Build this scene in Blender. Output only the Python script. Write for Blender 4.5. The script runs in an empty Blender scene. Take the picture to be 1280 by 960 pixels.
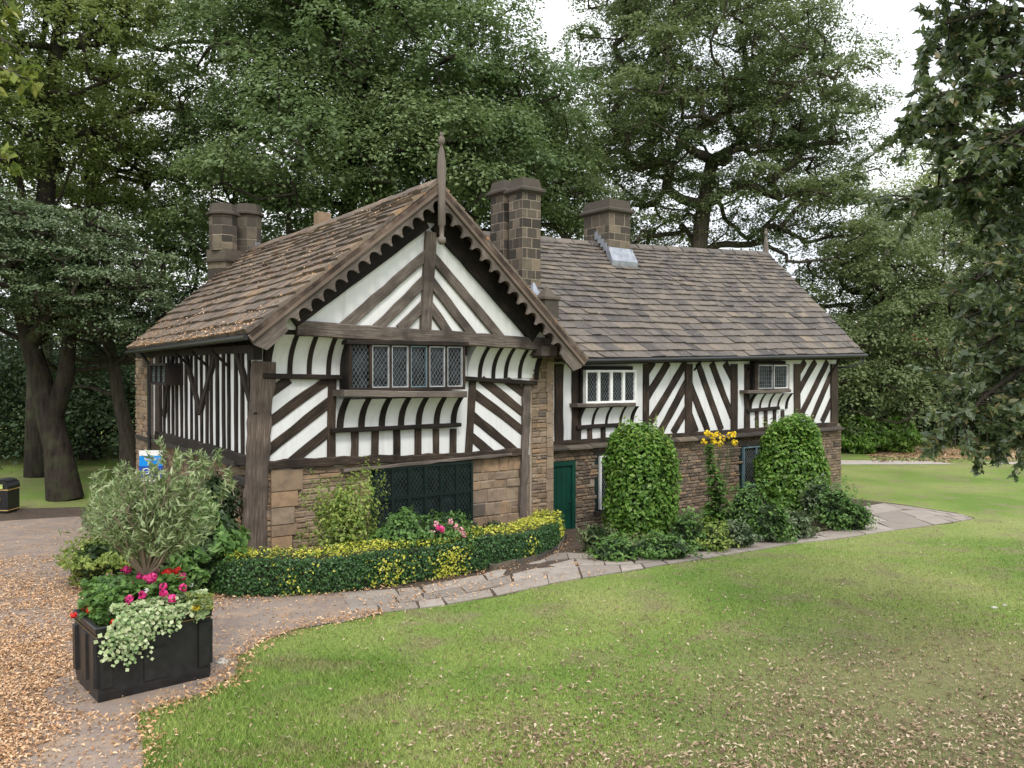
import bpy, bmesh, math, random
import numpy as np
from mathutils import Vector, Matrix
from mathutils.geometry import tessellate_polygon
random.seed(7); rng = np.random.default_rng(7)
scene = bpy.context.scene; COL = scene.collection
R = math.radians
# ------------------------------------------------------------ camera
F, YH, CH = 1060.0, 462.0, 3.6            # focal length (px of a 1280 wide picture), horizon row, eye height
PITCH = math.atan((480-YH)/F)
cam_d = bpy.data.cameras.new('camera'); cam = bpy.data.objects.new('camera', cam_d); COL.objects.link(cam)
cam_d.sensor_width = 36; cam_d.lens = F/1280*36; cam_d.clip_end = 2000; cam_d.clip_start = 0.1
cam.location = (0, 0, CH); cam.rotation_euler = (math.pi/2-PITCH, 0, 0); scene.camera = cam
# ------------------------------------------------------------ light
SUN_DIR = Vector((0.12, -0.66, 0.78)).normalized()
w = bpy.data.worlds.new('World'); scene.world = w; w.use_nodes = True
nt = w.node_tree; N = nt.nodes; L = nt.links; N.clear()
wo = N.new('ShaderNodeOutputWorld'); bg = N.new('ShaderNodeBackground'); bg2 = N.new('ShaderNodeBackground'); mx = N.new('ShaderNodeMixShader')
sky = N.new('ShaderNodeTexSky'); sky.sky_type = 'NISHITA'; sky.sun_disc = False
sky.sun_elevation = math.asin(SUN_DIR.z); sky.sun_rotation = math.atan2(SUN_DIR.x, SUN_DIR.y)
L.new(sky.outputs[0], bg.inputs[0]); bg.inputs[1].default_value = 0.12
tc = N.new('ShaderNodeTexCoord'); sp = N.new('ShaderNodeSeparateXYZ'); L.new(tc.outputs['Generated'], sp.inputs[0])
mr = N.new('ShaderNodeMapRange'); L.new(sp.outputs[2], mr.inputs[0]); mr.inputs[1].default_value = 0; mr.inputs[2].default_value = 1
mr.inputs[3].default_value = 0.95; mr.inputs[4].default_value = 2.0      # an overcast sky is brighter overhead
nz = N.new('ShaderNodeTexNoise'); nz.inputs['Scale'].default_value = 3.0; nz.inputs['Detail'].default_value = 6
L.new(tc.outputs['Generated'], nz.inputs[0])
rp = N.new('ShaderNodeValToRGB'); L.new(nz.outputs[0], rp.inputs[0])
rp.color_ramp.elements[0].position = .35; rp.color_ramp.elements[0].color = (.72, .76, .83, 1)
rp.color_ramp.elements[1].position = .65; rp.color_ramp.elements[1].color = (1, 1, 1, 1)
L.new(rp.outputs[0], bg2.inputs[0]); L.new(mr.outputs[0], bg2.inputs[1])
mx.inputs[0].default_value = .88; L.new(bg.outputs[0], mx.inputs[1]); L.new(bg2.outputs[0], mx.inputs[2]); L.new(mx.outputs[0], wo.inputs[0])
sd = bpy.data.lights.new('sun', 'SUN'); sun = bpy.data.objects.new('sun', sd); COL.objects.link(sun)
sd.energy = 1.5; sd.angle = R(12); sd.color = (1, .955, .88)
sun.rotation_euler = SUN_DIR.to_track_quat('Z', 'Y').to_euler(); sun.location = SUN_DIR*60
vs = scene.view_settings; vs.view_transform = 'Standard'; vs.look = 'None'; vs.gamma = 1; vs.use_curve_mapping = False
vs.exposure = 0.46
scene.render.engine = 'CYCLES'
cy = scene.cycles; cy.max_bounces = 6; cy.diffuse_bounces = 4; cy.glossy_bounces = 2; cy.transmission_bounces = 3; cy.transparent_max_bounces = 4
cy.use_denoising = True; cy.caustics_reflective = False; cy.caustics_refractive = False
try: cy.denoising_prefilter = 'ACCURATE'
except Exception: pass
# ------------------------------------------------------------ projection helpers
CAM = Vector((0, 0, CH)); FW = Vector((0, math.cos(PITCH), -math.sin(PITCH))); UP = Vector((0, math.sin(PITCH), math.cos(PITCH)))
def ray(px, py): return Vector(((px-640)/F, 0, 0)) + UP*((480-py)/F) + FW
def at(px, py, d): r = ray(px, py); return CAM + r*(d/r.y)          # the point at depth d seen at that pixel
def pz(px, py, z): r = ray(px, py); return CAM + r*((z-CH)/r.z)
GY0, GY1, GD = 15.4, 19.6, 0.31
def gz(x, y): return -GD*min(1, max(0, (y-GY0)/(GY1-GY0)))
def gp(px, py):
    z = 0
    for _ in range(12): p = pz(px, py, z); z = gz(p.x, p.y)
    return pz(px, py, z)
def gza(y): return -GD*np.clip((y-GY0)/(GY1-GY0), 0, 1)
class Plane:
    def __init__(s, O, u, n): s.O = Vector((O[0], O[1], 0)); s.u = Vector((u[0], u[1], 0)).normalized(); s.n = Vector((n[0], n[1], 0)).normalized()
    def uv(s, px, py, off=0):
        r = ray(px, py); P = s.O+s.n*off; k = (P-CAM).dot(s.n)/r.dot(s.n); q = CAM+r*k
        return ((q-s.O).dot(s.u), q.z)
    def pt(s, t, z, off=0): return s.O + s.u*t + s.n*off + Vector((0, 0, z))
# ------------------------------------------------------------ mesh builder
class MB:
    def __init__(s): s.v = []; s.f = []; s.r = []; s.uv = []; s.sm = []
    def face(s, pts, r=0., uv=None, smooth=False):
        i = len(s.v); s.v += [tuple(p) for p in pts]; s.f.append(tuple(range(i, i+len(pts)))); s.r.append(r)
        s.uv.append(uv if uv else [(0, 0)]*len(pts)); s.sm.append(smooth)
    def hexa(s, a, b, r=0., uvs=None):          # a: 4 front points, b: 4 back points
        s.face(a, r); s.face(b[::-1], r)
        for i in range(4):
            j = (i+1) % 4; s.face([a[j], a[i], b[i], b[j]], r)
    def box(s, c, sx, sy, sz, rz=0, r=0.):
        c = Vector(c); cr, sr = math.cos(rz), math.sin(rz)
        def q(x, y, z): return c+Vector((x*cr-y*sr, x*sr+y*cr, z))
        hx, hy, hz = sx/2, sy/2, sz/2
        s.hexa([q(-hx, -hy, -hz), q(hx, -hy, -hz), q(hx, -hy, hz), q(-hx, -hy, hz)], [q(-hx, hy, -hz), q(hx, hy, -hz), q(hx, hy, hz), q(-hx, hy, hz)], r)
    def grid(s, rows, r=0., closed=False, smooth=True):      # rows of points
        base = len(s.v); n = len(rows[0]); ln = 0
        for row in rows: s.v += [tuple(p) for p in row]
        for i in range(len(rows)-1):
            l0 = (Vector(rows[i+1][0])-Vector(rows[i][0])).length
            for j in range(n if closed else n-1):
                k = (j+1) % n
                s.f.append((base+i*n+j, base+i*n+k, base+(i+1)*n+k, base+(i+1)*n+j)); s.r.append(r); s.sm.append(smooth)
                s.uv.append([(ln, j*.1), (ln, j*.1+.1), (ln+l0, j*.1+.1), (ln+l0, j*.1)])
            ln += l0
    def tube(s, pts, rad, n=6, r=0., cap=True, smooth=True):
        pts = [Vector(p) for p in pts]
        if not hasattr(rad, '__len__'): rad = [rad]*len(pts)
        rows = []; pu = None
        for i, p in enumerate(pts):
            d = (pts[min(i+1, len(pts)-1)]-pts[max(i-1, 0)]).normalized()
            a = Vector((0, 0, 1)) if abs(d.z) < .9 else Vector((1, 0, 0))
            u = d.cross(a).normalized() if pu is None else (pu-d*pu.dot(d)).normalized()
            pu = u; v2 = d.cross(u)
            rows.append([p+(u*math.cos(2*math.pi*k/n)+v2*math.sin(2*math.pi*k/n))*rad[i] for k in range(n)])
        s.grid(rows, r, True, smooth)
        if cap: s.face(rows[-1], r); s.face(rows[0][::-1], r)
    def lathe(s, c, prof, n=16, r=0., smooth=True):         # prof: (radius, z)
        c = Vector(c)
        s.grid([[c+Vector((q*math.cos(2*math.pi*k/n), q*math.sin(2*math.pi*k/n), z)) for k in range(n)] for q, z in prof], r, True, smooth)
    def slab(s, poly, off, r=0.):                           # polygon (list of 3D) extruded by vector off
        poly = [Vector(p) for p in poly]; off = Vector(off); n = len(poly)
        back = [p-off for p in poly]
        for t in tessellate_polygon([poly]):
            a, b, c = (poly[k] for k in t)
            f = [a, b, c] if (b-a).cross(c-a).dot(off) > 0 else [a, c, b]
            s.face(f, r); s.face([q-off for q in f][::-1], r)
        for i in range(n):
            j = (i+1) % n; s.face([poly[j], poly[i], back[i], back[j]], r)
    def obj(s, name, mat, parent=None, merge=False):
        o0 = ORG.get(parent.name, Vector()) if parent else Vector()
        me = bpy.data.meshes.new(name)
        me.from_pydata([(x-o0.x, y-o0.y, z-o0.z) for x, y, z in s.v], [], s.f)
        at_ = me.attributes.new('rnd', 'FLOAT', 'FACE'); at_.data.foreach_set('value', s.r)
        ul = me.uv_layers.new(name='UVMap'); ul.data.foreach_set('uv', [c for f in s.uv for q in f for c in q])
        me.polygons.foreach_set('use_smooth', s.sm)
        me.validate(); me.update()
        if merge:
            b = bmesh.new(); b.from_mesh(me); bmesh.ops.remove_doubles(b, verts=b.verts, dist=1e-4); bmesh.ops.recalc_face_normals(b, faces=b.faces); b.to_mesh(me); b.free()
        return link(name, me, mat, parent)
ORG = {}
def link(name, me, mat, parent):
    o = bpy.data.objects.new(name, me); COL.objects.link(o)
    if mat: me.materials.append(mat)
    if parent: o.parent = parent; ORG[o.name] = ORG.get(parent.name, Vector())
    return o
def tag(o, label=None, cat=None, group=None, kind=None):
    if label: o['label'] = label
    if cat: o['category'] = cat
    if group: o['group'] = group
    if kind: o['kind'] = kind
    return o
def empty(name, loc, label, cat, group=None):
    o = bpy.data.objects.new(name, None); COL.objects.link(o); o.location = loc; ORG[o.name] = Vector(loc); o.empty_display_size = .3
    return tag(o, label, cat, group)
# ------------------------------------------------------------ materials
def mat(name):
    m = bpy.data.materials.new(name); m.use_nodes = True; n = m.node_tree
    b = n.nodes['Principled BSDF']; return m, n, b
def nd(n, t, **k):
    x = n.nodes.new(t)
    for a, b in k.items():
        if a in x.inputs: x.inputs[a].default_value = b
        else: setattr(x, a, b)
    return x
def ramp(n, fac, stops, interp='LINEAR'):
    r = n.nodes.new('ShaderNodeValToRGB'); e = r.color_ramp.elements; r.color_ramp.interpolation = interp
    while len(e) > 1: e.remove(e[-1])
    for i, (p, c) in enumerate(stops):
        q = e[0] if i == 0 else e.new(p)
        q.position = p; q.color = (*c, 1)
    n.links.new(fac, r.inputs[0]); return r.outputs[0]
def noise(n, scale, detail=4, coord=None, rough=.55, vec=None):
    t = nd(n, 'ShaderNodeTexNoise'); t.inputs['Scale'].default_value = scale; t.inputs['Detail'].default_value = detail; t.inputs['Roughness'].default_value = rough
    if coord is None:
        tcx = n.nodes.new('ShaderNodeNewGeometry').outputs['Position']
    else: tcx = coord
    n.links.new(tcx, t.inputs['Vector']); return t.outputs[0]
def scaled(n, coord, s):
    m = n.nodes.new('ShaderNodeMapping'); m.inputs['Scale'].default_value = s; n.links.new(coord, m.inputs[0]); return m.outputs[0]
def mixc(n, fac, a, b, mode='MIX'):
    m = n.nodes.new('ShaderNodeMix'); m.data_type = 'RGBA'; m.blend_type = mode; m.clamp_factor = True
    for sock, v in ((m.inputs[0], fac), (m.inputs[6], a), (m.inputs[7], b)):
        if hasattr(v, 'links') or hasattr(v, 'is_linked'): n.links.new(v, sock)
        elif hasattr(v, '__len__'): sock.default_value = (*v, 1)
        else: sock.default_value = v
    return m.outputs[2]
def mth(n, op, a, b=0., c=None):
    m = n.nodes.new('ShaderNodeMath'); m.operation = op; m.use_clamp = False
    for i, v in enumerate((a, b)+((c,) if c is not None else ())):
        if hasattr(v, 'is_linked'): n.links.new(v, m.inputs[i])
        else: m.inputs[i].default_value = v
    return m.outputs[0]
def attr(n, name='rnd'): a = n.nodes.new('ShaderNodeAttribute'); a.attribute_name = name; return a.outputs['Fac']
def bump(n, b, h, strength=.4, dist=.02):
    x = n.nodes.new('ShaderNodeBump'); x.inputs['Strength'].default_value = strength; x.inputs['Distance'].default_value = dist
    n.links.new(h, x.inputs['Height']); n.links.new(x.outputs[0], b.inputs['Normal'])
def plain(name, c, rough=.6, metal=0, nscale=6, var=.25, spec=.4, bmp=0):
    m, n, b = mat(name); nzz = noise(n, nscale)
    c0 = tuple(x*(1-var) for x in c); c1 = tuple(min(1, x*(1+var)) for x in c)
    n.links.new(ramp(n, nzz, [(.3, c0), (.7, c1)]), b.inputs['Base Color'])
    b.inputs['Roughness'].default_value = rough; b.inputs['Metallic'].default_value = metal; b.inputs['Specular IOR Level'].default_value = spec
    if bmp: bump(n, b, noise(n, nscale*8), bmp, .01)
    return m
def wood(name, dark, mid, light, rough=.8):
    m, n, b = mat(name); uv = n.nodes.new('ShaderNodeUVMap'); uv.uv_map = 'UVMap'
    co = scaled(n, uv.outputs[0], (2.2, 34, 1)); g = noise(n, 1.0, 6, co, .65)
    big = noise(n, 1.7, 4)
    c = ramp(n, g, [(.30, dark), (.48, mid), (.70, light)])
    c = mixc(n, ramp(n, big, [(.40, (0, 0, 0)), (.68, (1, 1, 1))]), c, tuple(x*.75 for x in dark))
    rr = attr(n); c = mixc(n, mth(n, 'MULTIPLY', rr, .5), c, light)
    n.links.new(c, b.inputs['Base Color']); b.inputs['Roughness'].default_value = rough; b.inputs['Specular IOR Level'].default_value = .25
    bump(n, b, g, .8, .012); return m
M = {}
M['timber'] = wood('weathered_brown_timber', (.010, .008, .006), (.036, .024, .018), (.115, .082, .060))
M['post_timber'] = wood('silvery_brown_post', (.022, .016, .013), (.095, .068, .052), (.24, .19, .155))
M['black_timber'] = wood('black_stained_timber', (.006, .005, .005), (.018, .013, .011), (.05, .035, .027))
M['grey_timber'] = wood('silvered_oak', (.045, .035, .030), (.125, .098, .083), (.245, .205, .175))
M['verge_timber'] = wood('brown_verge_timber', (.035, .023, .018), (.11, .072, .055), (.24, .185, .15))
def plaster():
    m, n, b = mat('white_limewash'); a = noise(n, 1.3, 5); f = noise(n, 14, 5)
    sp_ = n.nodes.new('ShaderNodeNewGeometry').outputs['Position']; st = noise(n, 1, 4, scaled(n, sp_, (9, 9, .9)))
    c = ramp(n, a, [(.3, (.68, .68, .675)), (.7, (.75, .75, .75))]); c = mixc(n, ramp(n, st, [(.52, (0, 0, 0)), (.75, (.45, .45, .45))]), c, (.52, .50, .46))
    n.links.new(c, b.inputs['Base Color']); b.inputs['Roughness'].default_value = .9; bump(n, b, f, .25, .01); return m
M['plaster'] = plaster()
def stone(name, stops, lich=(.20, .19, .14)):
    m, n, b = mat(name); r = attr(n); c = ramp(n, r, stops)
    big = noise(n, 6, 5); fine = noise(n, 45, 4)
    c = mixc(n, ramp(n, big, [(.42, (0, 0, 0)), (.66, (.75, .75, .75))]), c, mixc(n, .5, c, (.05, .045, .04)))
    c = mixc(n, ramp(n, fine, [(.55, (0, 0, 0)), (.75, (.4, .4, .4))]), c, lich)
    n.links.new(c, b.inputs['Base Color']); b.inputs['Roughness'].default_value = .92; b.inputs['Specular IOR Level'].default_value = .2
    bump(n, b, mixc(n, .5, big, fine), .7, .02); return m
M['stone'] = stone('coursed_gritstone', [(0, (.16, .115, .075)), (.25, (.27, .19, .125)), (.5, (.34, .26, .18)), (.7, (.24, .175, .13)), (.85, (.38, .25, .15)), (1, (.10, .085, .075))])
M['stone_dark'] = stone('dark_coursed_gritstone', [(0, (.10, .078, .06)), (.3, (.20, .145, .10)), (.55, (.27, .205, .145)), (.75, (.15, .115, .09)), (.9, (.32, .21, .125)), (1, (.055, .05, .048))])
M['ashlar'] = stone('sooty_ashlar', [(0, (.045, .04, .034)), (.4, (.095, .08, .064)), (.75, (.145, .12, .09)), (1, (.22, .175, .125))], (.10, .085, .06))
M['mortar'] = plain('lime_mortar', (.33, .27, .21), .95, nscale=20)
M['mortar_dark'] = plain('dark_mortar', (.27, .225, .18), .95, nscale=20)
def slate(name, stops, deb=0., debc=(.42, .19, .08)):
    m, n, b = mat(name); r = attr(n); c = ramp(n, r, stops)
    big = noise(n, 1.1, 5); med = noise(n, 9, 6, rough=.7); fine = noise(n, 60, 3)
    c = mixc(n, ramp(n, big, [(.45, (0, 0, 0)), (.62, (.40, .40, .40))]), c, (.19, .16, .125))
    c = mixc(n, ramp(n, med, [(.56, (0, 0, 0)), (.70, (.6, .6, .6))]), c, (.27, .24, .19))
    c = mixc(n, ramp(n, med, [(.30, (.8, .8, .8)), (.42, (0, 0, 0))]), c, (.045, .035, .03))
    if deb:
        de = noise(n, 5, 8, rough=.8); c = mixc(n, ramp(n, de, [(.62-deb, (0, 0, 0)), (.66-deb, (.85, .85, .85))]), c, debc)
    n.links.new(c, b.inputs['Base Color']); b.inputs['Roughness'].default_value = .75; b.inputs['Specular IOR Level'].default_value = .35
    bump(n, b, mixc(n, .5, med, fine), .8, .02); return m
SL = [(0, (.052, .048, .047)), (.25, (.085, .075, .071)), (.5, (.120, .103, .092)), (.75, (.158, .130, .107)), (.92, (.21, .168, .125)), (1, (.32, .245, .15))]
M['slate'] = slate('stone_slates', SL)
M['slate_warm'] = slate('stone_slates_with_debris', [(p, (c[0]*1.2, c[1]*1.05, c[2]*.92)) for p, c in SL], .035)
M['lead'] = plain('lead_flashing', (.30, .32, .36), .45, .3)
M['came'] = plain('lead_cames', (.20, .21, .22), .5, .2)
M['casement_grey'] = plain('pale_grey_casements', (.36, .37, .38), .5, .1)
M['deep_came'] = plain('dull_green_cames', (.10, .14, .13), .6)
M['iron'] = plain('black_painted_iron', (.012, .012, .014), .35, spec=.5)
M['green_paint'] = plain('dark_green_paint', (.004, .046, .030), .45, nscale=3)
M['deep_green'] = plain('blackish_green_paint', (.008, .022, .018), .5)
M['white_paint'] = plain('white_gloss_paint', (.80, .80, .79), .4, var=.05)
M['blue_grey'] = plain('blue_grey_paint', (.13, .20, .24), .5)
def glass():
    m, n, b = mat('old_window_glass'); nn = noise(n, 3.5, 2)
    n.links.new(ramp(n, nn, [(.38, (.003, .004, .005)), (.62, (.028, .036, .044))]), b.inputs['Base Color']); b.inputs['Roughness'].default_value = .08
    b.inputs['Specular IOR Level'].default_value = .22; bump(n, b, noise(n, 9, 2), .15, .02); return m
M['glass'] = glass()
def leafm(name, stops, rough=.5, trans=.28, spec=.35, tcol=(.10, .17, .02), nsc=.5, yell=None):
    m, n, b = mat(name); r = attr(n); c = ramp(n, r, stops)
    if yell: c = mixc(n, ramp(n, noise(n, nsc, 3), [(.45, (0, 0, 0)), (.65, (.7, .7, .7))]), c, yell)
    n.links.new(c, b.inputs['Base Color']); b.inputs['Roughness'].default_value = rough; b.inputs['Specular IOR Level'].default_value = spec
    t = n.nodes.new('ShaderNodeBsdfTranslucent'); n.links.new(mixc(n, .5, c, tcol), t.inputs[0])
    s = n.nodes.new('ShaderNodeMixShader'); s.inputs[0].default_value = trans
    n.links.new(b.outputs[0], s.inputs[1]); n.links.new(t.outputs[0], s.inputs[2]); n.links.new(s.outputs[0], n.nodes['Material Output'].inputs[0]); return m
def G(a, b, c, d=None): return [(0, a), (.5, b), (1, c)] if d is None else [(0, a), (.4, b), (.8, c), (1, d)]
M['sycamore'] = leafm('sycamore_leaves', G((.080, .13, .052), (.155, .22, .092), (.25, .32, .14)), trans=.38, tcol=(.18, .27, .07))
M['beech'] = leafm('beech_leaves', G((.11, .155, .055), (.20, .26, .09), (.33, .37, .14)), yell=(.30, .34, .12), nsc=.25, trans=.48, tcol=(.24, .30, .05))
M['oak'] = leafm('oak_leaves', G((.095, .14, .065), (.17, .23, .105), (.27, .33, .15)), yell=(.24, .27, .12), nsc=.3, trans=.45, tcol=(.17, .22, .06))
M['dark_leaf'] = leafm('dark_green_leaves', G((.022, .045, .020), (.045, .080, .034), (.09, .135, .06)), trans=.25)  # one dark green leaf colour for undergrowth, inner leaves and darker shrubs
M['holly'] = leafm('grey_green_leaves', G((.065, .10, .052), (.125, .175, .085), (.23, .28, .15)), rough=.4, trans=.25)
M['laurel'] = leafm('laurel_leaves', G((.05, .11, .015), (.12, .25, .035), (.27, .42, .09)), rough=.4, trans=.35, tcol=(.22, .38, .04))
M['hedge_leaf'] = leafm('euonymus_leaves', G((.015, .05, .015), (.04, .11, .03), (.09, .19, .05)), rough=.4, trans=.15)
M['yellow_leaf'] = leafm('yellow_variegated_leaves', G((.25, .32, .03), (.55, .55, .06), (.75, .70, .15)), rough=.5, trans=.3, tcol=(.5, .5, .05))
M['ivy_leaf'] = leafm('variegated_ivy_leaves', G((.12, .22, .07), (.38, .48, .22), (.62, .66, .42)), rough=.5, trans=.2, tcol=(.4, .5, .2))
M['olive_leaf'] = leafm('olive_leaves', G((.085, .13, .045), (.21, .28, .11), (.44, .50, .28)), rough=.45, trans=.3, tcol=(.25, .35, .10))
M['lush'] = leafm('lush_green_leaves', G((.055, .12, .03), (.11, .22, .05), (.20, .34, .09)), trans=.35, tcol=(.18, .32, .05))
M['lime'] = leafm('lime_green_leaves', G((.10, .16, .03), (.22, .31, .06), (.38, .44, .11)), trans=.35, tcol=(.3, .4, .06))
M['magnolia'] = leafm('glossy_evergreen_leaves', [(0, (.055, .08, .042)), (.5, (.115, .155, .078)), (.85, (.18, .22, .10)), (1, (.26, .20, .10))], rough=.33, trans=.36, spec=.6)
M['yleaf'] = leafm('pale_yellow_green_leaves', G((.10, .15, .03), (.22, .27, .05), (.38, .38, .10)), trans=.4)
def petal(name, c): return leafm(name, G(tuple(x*.6 for x in c), c, tuple(min(1, x*1.25+.03) for x in c)), trans=.2, tcol=c)
M['pink'] = petal('magenta_petals', (.80, .05, .28)); M['red'] = petal('scarlet_petals', (.75, .025, .02)); M['palepink'] = petal('pale_pink_petals', (.85, .40, .45))
M['yellow'] = petal('yellow_petals', (.90, .62, .02)); M['whitep'] = petal('white_petals', (.85, .85, .8))
def bark(name, a, b_):
    m, n, b = mat(name); p = n.nodes.new('ShaderNodeNewGeometry').outputs['Position']; g = noise(n, 1, 6, scaled(n, p, (9, 9, 1.6)), .65); k = noise(n, 2.5, 3)
    c = mixc(n, ramp(n, k, [(.45, (0, 0, 0)), (.7, (.5, .5, .5))]), ramp(n, g, [(.3, a), (.7, b_)]), (.07, .085, .04))
    n.links.new(c, b.inputs['Base Color']); b.inputs['Roughness'].default_value = .95; b.inputs['Specular IOR Level'].default_value = .1; bump(n, b, g, .9, .05); return m
M['bark'] = bark('grey_brown_bark', (.035, .028, .022), (.12, .10, .082)); M['bark_dark'] = bark('dark_bark', (.018, .014, .012), (.06, .048, .04))
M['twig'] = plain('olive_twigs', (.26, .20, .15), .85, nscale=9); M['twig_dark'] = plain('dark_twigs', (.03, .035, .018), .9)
# ------------------------------------------------------------ ground, lawn, paths
def lawn_color(n, tip=1.0):
    big = noise(n, .22, 4); mid = noise(n, 1.1, 5, rough=.65); fine = noise(n, 17, 5, rough=.75); pf = noise(n, 70, 2)
    c = ramp(n, big, [(.40, (.135, .215, .045)), (.50, (.20, .265, .07)), (.62, (.265, .29, .105))])
    c = mixc(n, ramp(n, mid, [(.50, (0, 0, 0)), (.64, (.85, .85, .85))]), c, (.225, .205, .11))
    c = mixc(n, ramp(n, fine, [(.38, (.55, .55, .55)), (.50, (0, 0, 0))]), c, (.10, .15, .035))
    c = mixc(n, ramp(n, pf, [(.60, (0, 0, 0)), (.72, (.55, .55, .55))]), c, (.40, .37, .18))
    # the dry, bare, leaf-strewn part of the lawn under the evergreen tree (near right)
    p = n.nodes.new('ShaderNodeNewGeometry').outputs['Position']; s = n.nodes.new('ShaderNodeSeparateXYZ'); n.links.new(p, s.inputs[0])
    dx = mth(n, 'DIVIDE', mth(n, 'SUBTRACT', s.outputs[0], 5.2), 4.2); dy = mth(n, 'DIVIDE', mth(n, 'SUBTRACT', s.outputs[1], 8.0), 4.6)
    d = mth(n, 'ADD', mth(n, 'MULTIPLY', dx, dx), mth(n, 'MULTIPLY', dy, dy)); d = mth(n, 'ADD', d, mth(n, 'MULTIPLY', mth(n, 'SUBTRACT', mid, .5), 2.2))
    c = mixc(n, ramp(n, d, [(.15, (.6, .6, .6)), (1.5, (0, 0, 0))]), c, (.20, .165, .10))
    return c, fine, mid
def lawn_mat():
    m, n, b = mat('mown_lawn'); c, f, g = lawn_color(n); n.links.new(c, b.inputs['Base Color']); b.inputs['Roughness'].default_value = .95; b.inputs['Specular IOR Level'].default_value = .1
    bump(n, b, f, .9, .04); return m
M['lawn'] = lawn_mat()
def blade_mat():
    m, n, b = mat('grass_blades'); c, f, g = lawn_color(n); c = mixc(n, 1., c, ramp(n, attr(n), [(0, (.8, .85, .7)), (.6, (1.2, 1.25, 1.05)), (1, (1.7, 1.55, 1.3))]), 'MULTIPLY')
    n.links.new(c, b.inputs['Base Color']); b.inputs['Roughness'].default_value = .6; b.inputs['Specular IOR Level'].default_value = .2; return m
M['blade'] = blade_mat()
def tarmac_mat():
    m, n, b = mat('worn_tarmac'); a = noise(n, .8, 5); f = noise(n, 90, 2, rough=.9); k = noise(n, 4, 6)
    c = ramp(n, a, [(.35, (.175, .135, .112)), (.65, (.235, .185, .15))]); c = mixc(n, ramp(n, f, [(.4, (0, 0, 0)), (.7, (.5, .5, .5))]), c, (.29, .23, .20))
    c = mixc(n, ramp(n, k, [(.48, (0, 0, 0)), (.62, (.3, .3, .3))]), c, (.45, .29, .16))
    n.links.new(c, b.inputs['Base Color']); b.inputs['Roughness'].default_value = .9; bump(n, b, f, .5, .008); return m
M['tarmac'] = tarmac_mat()
def flag_mat():
    m, n, b = mat('flagstones'); r = attr(n); c = ramp(n, r, [(0, (.20, .17, .145)), (.5, (.275, .235, .20)), (1, (.345, .30, .26))])
    k = noise(n, 3, 6, rough=.7); f = noise(n, 50, 3); c = mixc(n, ramp(n, k, [(.45, (0, 0, 0)), (.7, (.6, .6, .6))]), c, (.17, .14, .11)); c = mixc(n, ramp(n, f, [(.55, (0, 0, 0)), (.7, (.4, .4, .4))]), c, (.38, .33, .28))
    n.links.new(c, b.inputs['Base Color']); b.inputs['Roughness'].default_value = .85; bump(n, b, mixc(n, .5, k, f), .5, .015); return m
M['flag'] = flag_mat(); M['soil'] = plain('dark_soil', (.075, .052, .036), .95, nscale=12, var=.5, bmp=.8)
M['gravelpath'] = plain('pale_path_surface', (.42, .37, .33), .95, nscale=5, var=.15)
g = MB(); xs = [-400, -80, -30, -15, 0, 15, 30, 80, 400]; ys = [-60, -5, GY0, GY1, 60, 150, 600]
for i in range(len(xs)-1):
    for j in range(len(ys)-1):
        g.face([(xs[i], ys[j], gz(0, ys[j])), (xs[i+1], ys[j], gz(0, ys[j])), (xs[i+1], ys[j+1], gz(0, ys[j+1])), (xs[i], ys[j+1], gz(0, ys[j+1]))])
tag(g.obj('lawn', M['lawn'], merge=True), kind='structure', label='mown green lawn around the house, dry and bare to the near right')
def sheet(name, poly, h, m, label=None):
    b = bmesh.new(); vs_ = [b.verts.new((p[0], p[1], 0)) for p in poly]; es = [b.edges.new((vs_[i], vs_[(i+1) % len(vs_)])) for i in range(len(vs_))]
    bmesh.ops.triangle_fill(b, use_beauty=True, edges=es)
    for yy in (GY0, GY1):
        bmesh.ops.bisect_plane(b, geom=b.verts[:]+b.edges[:]+b.faces[:], plane_co=(0, yy, 0), plane_no=(0, 1, 0))
    for v in b.verts: v.co.z = gz(v.co.x, v.co.y)+h
    bmesh.ops.recalc_face_normals(b, faces=b.faces)
    if b.faces and sum(f.normal.z for f in b.faces) < 0: bmesh.ops.reverse_faces(b, faces=b.faces)
    me = bpy.data.meshes.new(name); b.to_mesh(me); b.free(); o = link(name, me, m, None); return tag(o, label, kind='structure')
def smooth_poly(pts, sub=4, jit=.04):
    out = []; n = len(pts)
    for i in range(n):
        a, b_ = Vector(pts[i][:2]), Vector(pts[(i+1) % n][:2])
        for k in range(sub): q = a.lerp(b_, k/sub); out.append((q.x+random.uniform(-jit, jit), q.y+random.uniform(-jit, jit)))
    return out
# edge of the lawn against the tarmac, then back along the far side of the tarmac
TAR = [gp(*p) for p in [(170, 1100), (185, 985), (176, 930), (172, 893), (215, 880), (268, 862), (292, 846), (298, 822), (326, 803), (372, 787), (440, 776), (475, 768), (436, 742), (300, 735), (200, 715), (230, 660), (165, 640), (110, 640), (60, 636), (0, 641), (-260, 648), (-500, 740), (-500, 1100)]]
sheet('tarmac_path', smooth_poly(TAR, 5, .03), .012, M['tarmac'], 'brown worn tarmac strewn with orange leaves')
SOILP = [gp(*p) for p in [(436, 774), (475, 767), (560, 756.5), (640, 742.5), (700, 727.5), (800, 712.5), (900, 695.5), (1000, 678.5), (1100, 665.5), (1190, 654), (1219, 648), (1195, 641), (1130, 631), (1070, 624), (1000, 618), (900, 628), (800, 645), (700, 655), (600, 690), (500, 715), (430, 738)]]
sheet('path_bedding', smooth_poly(SOILP, 4, .03), .006, M['soil'], 'dark soil in the joints of the flagstone path')
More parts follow.
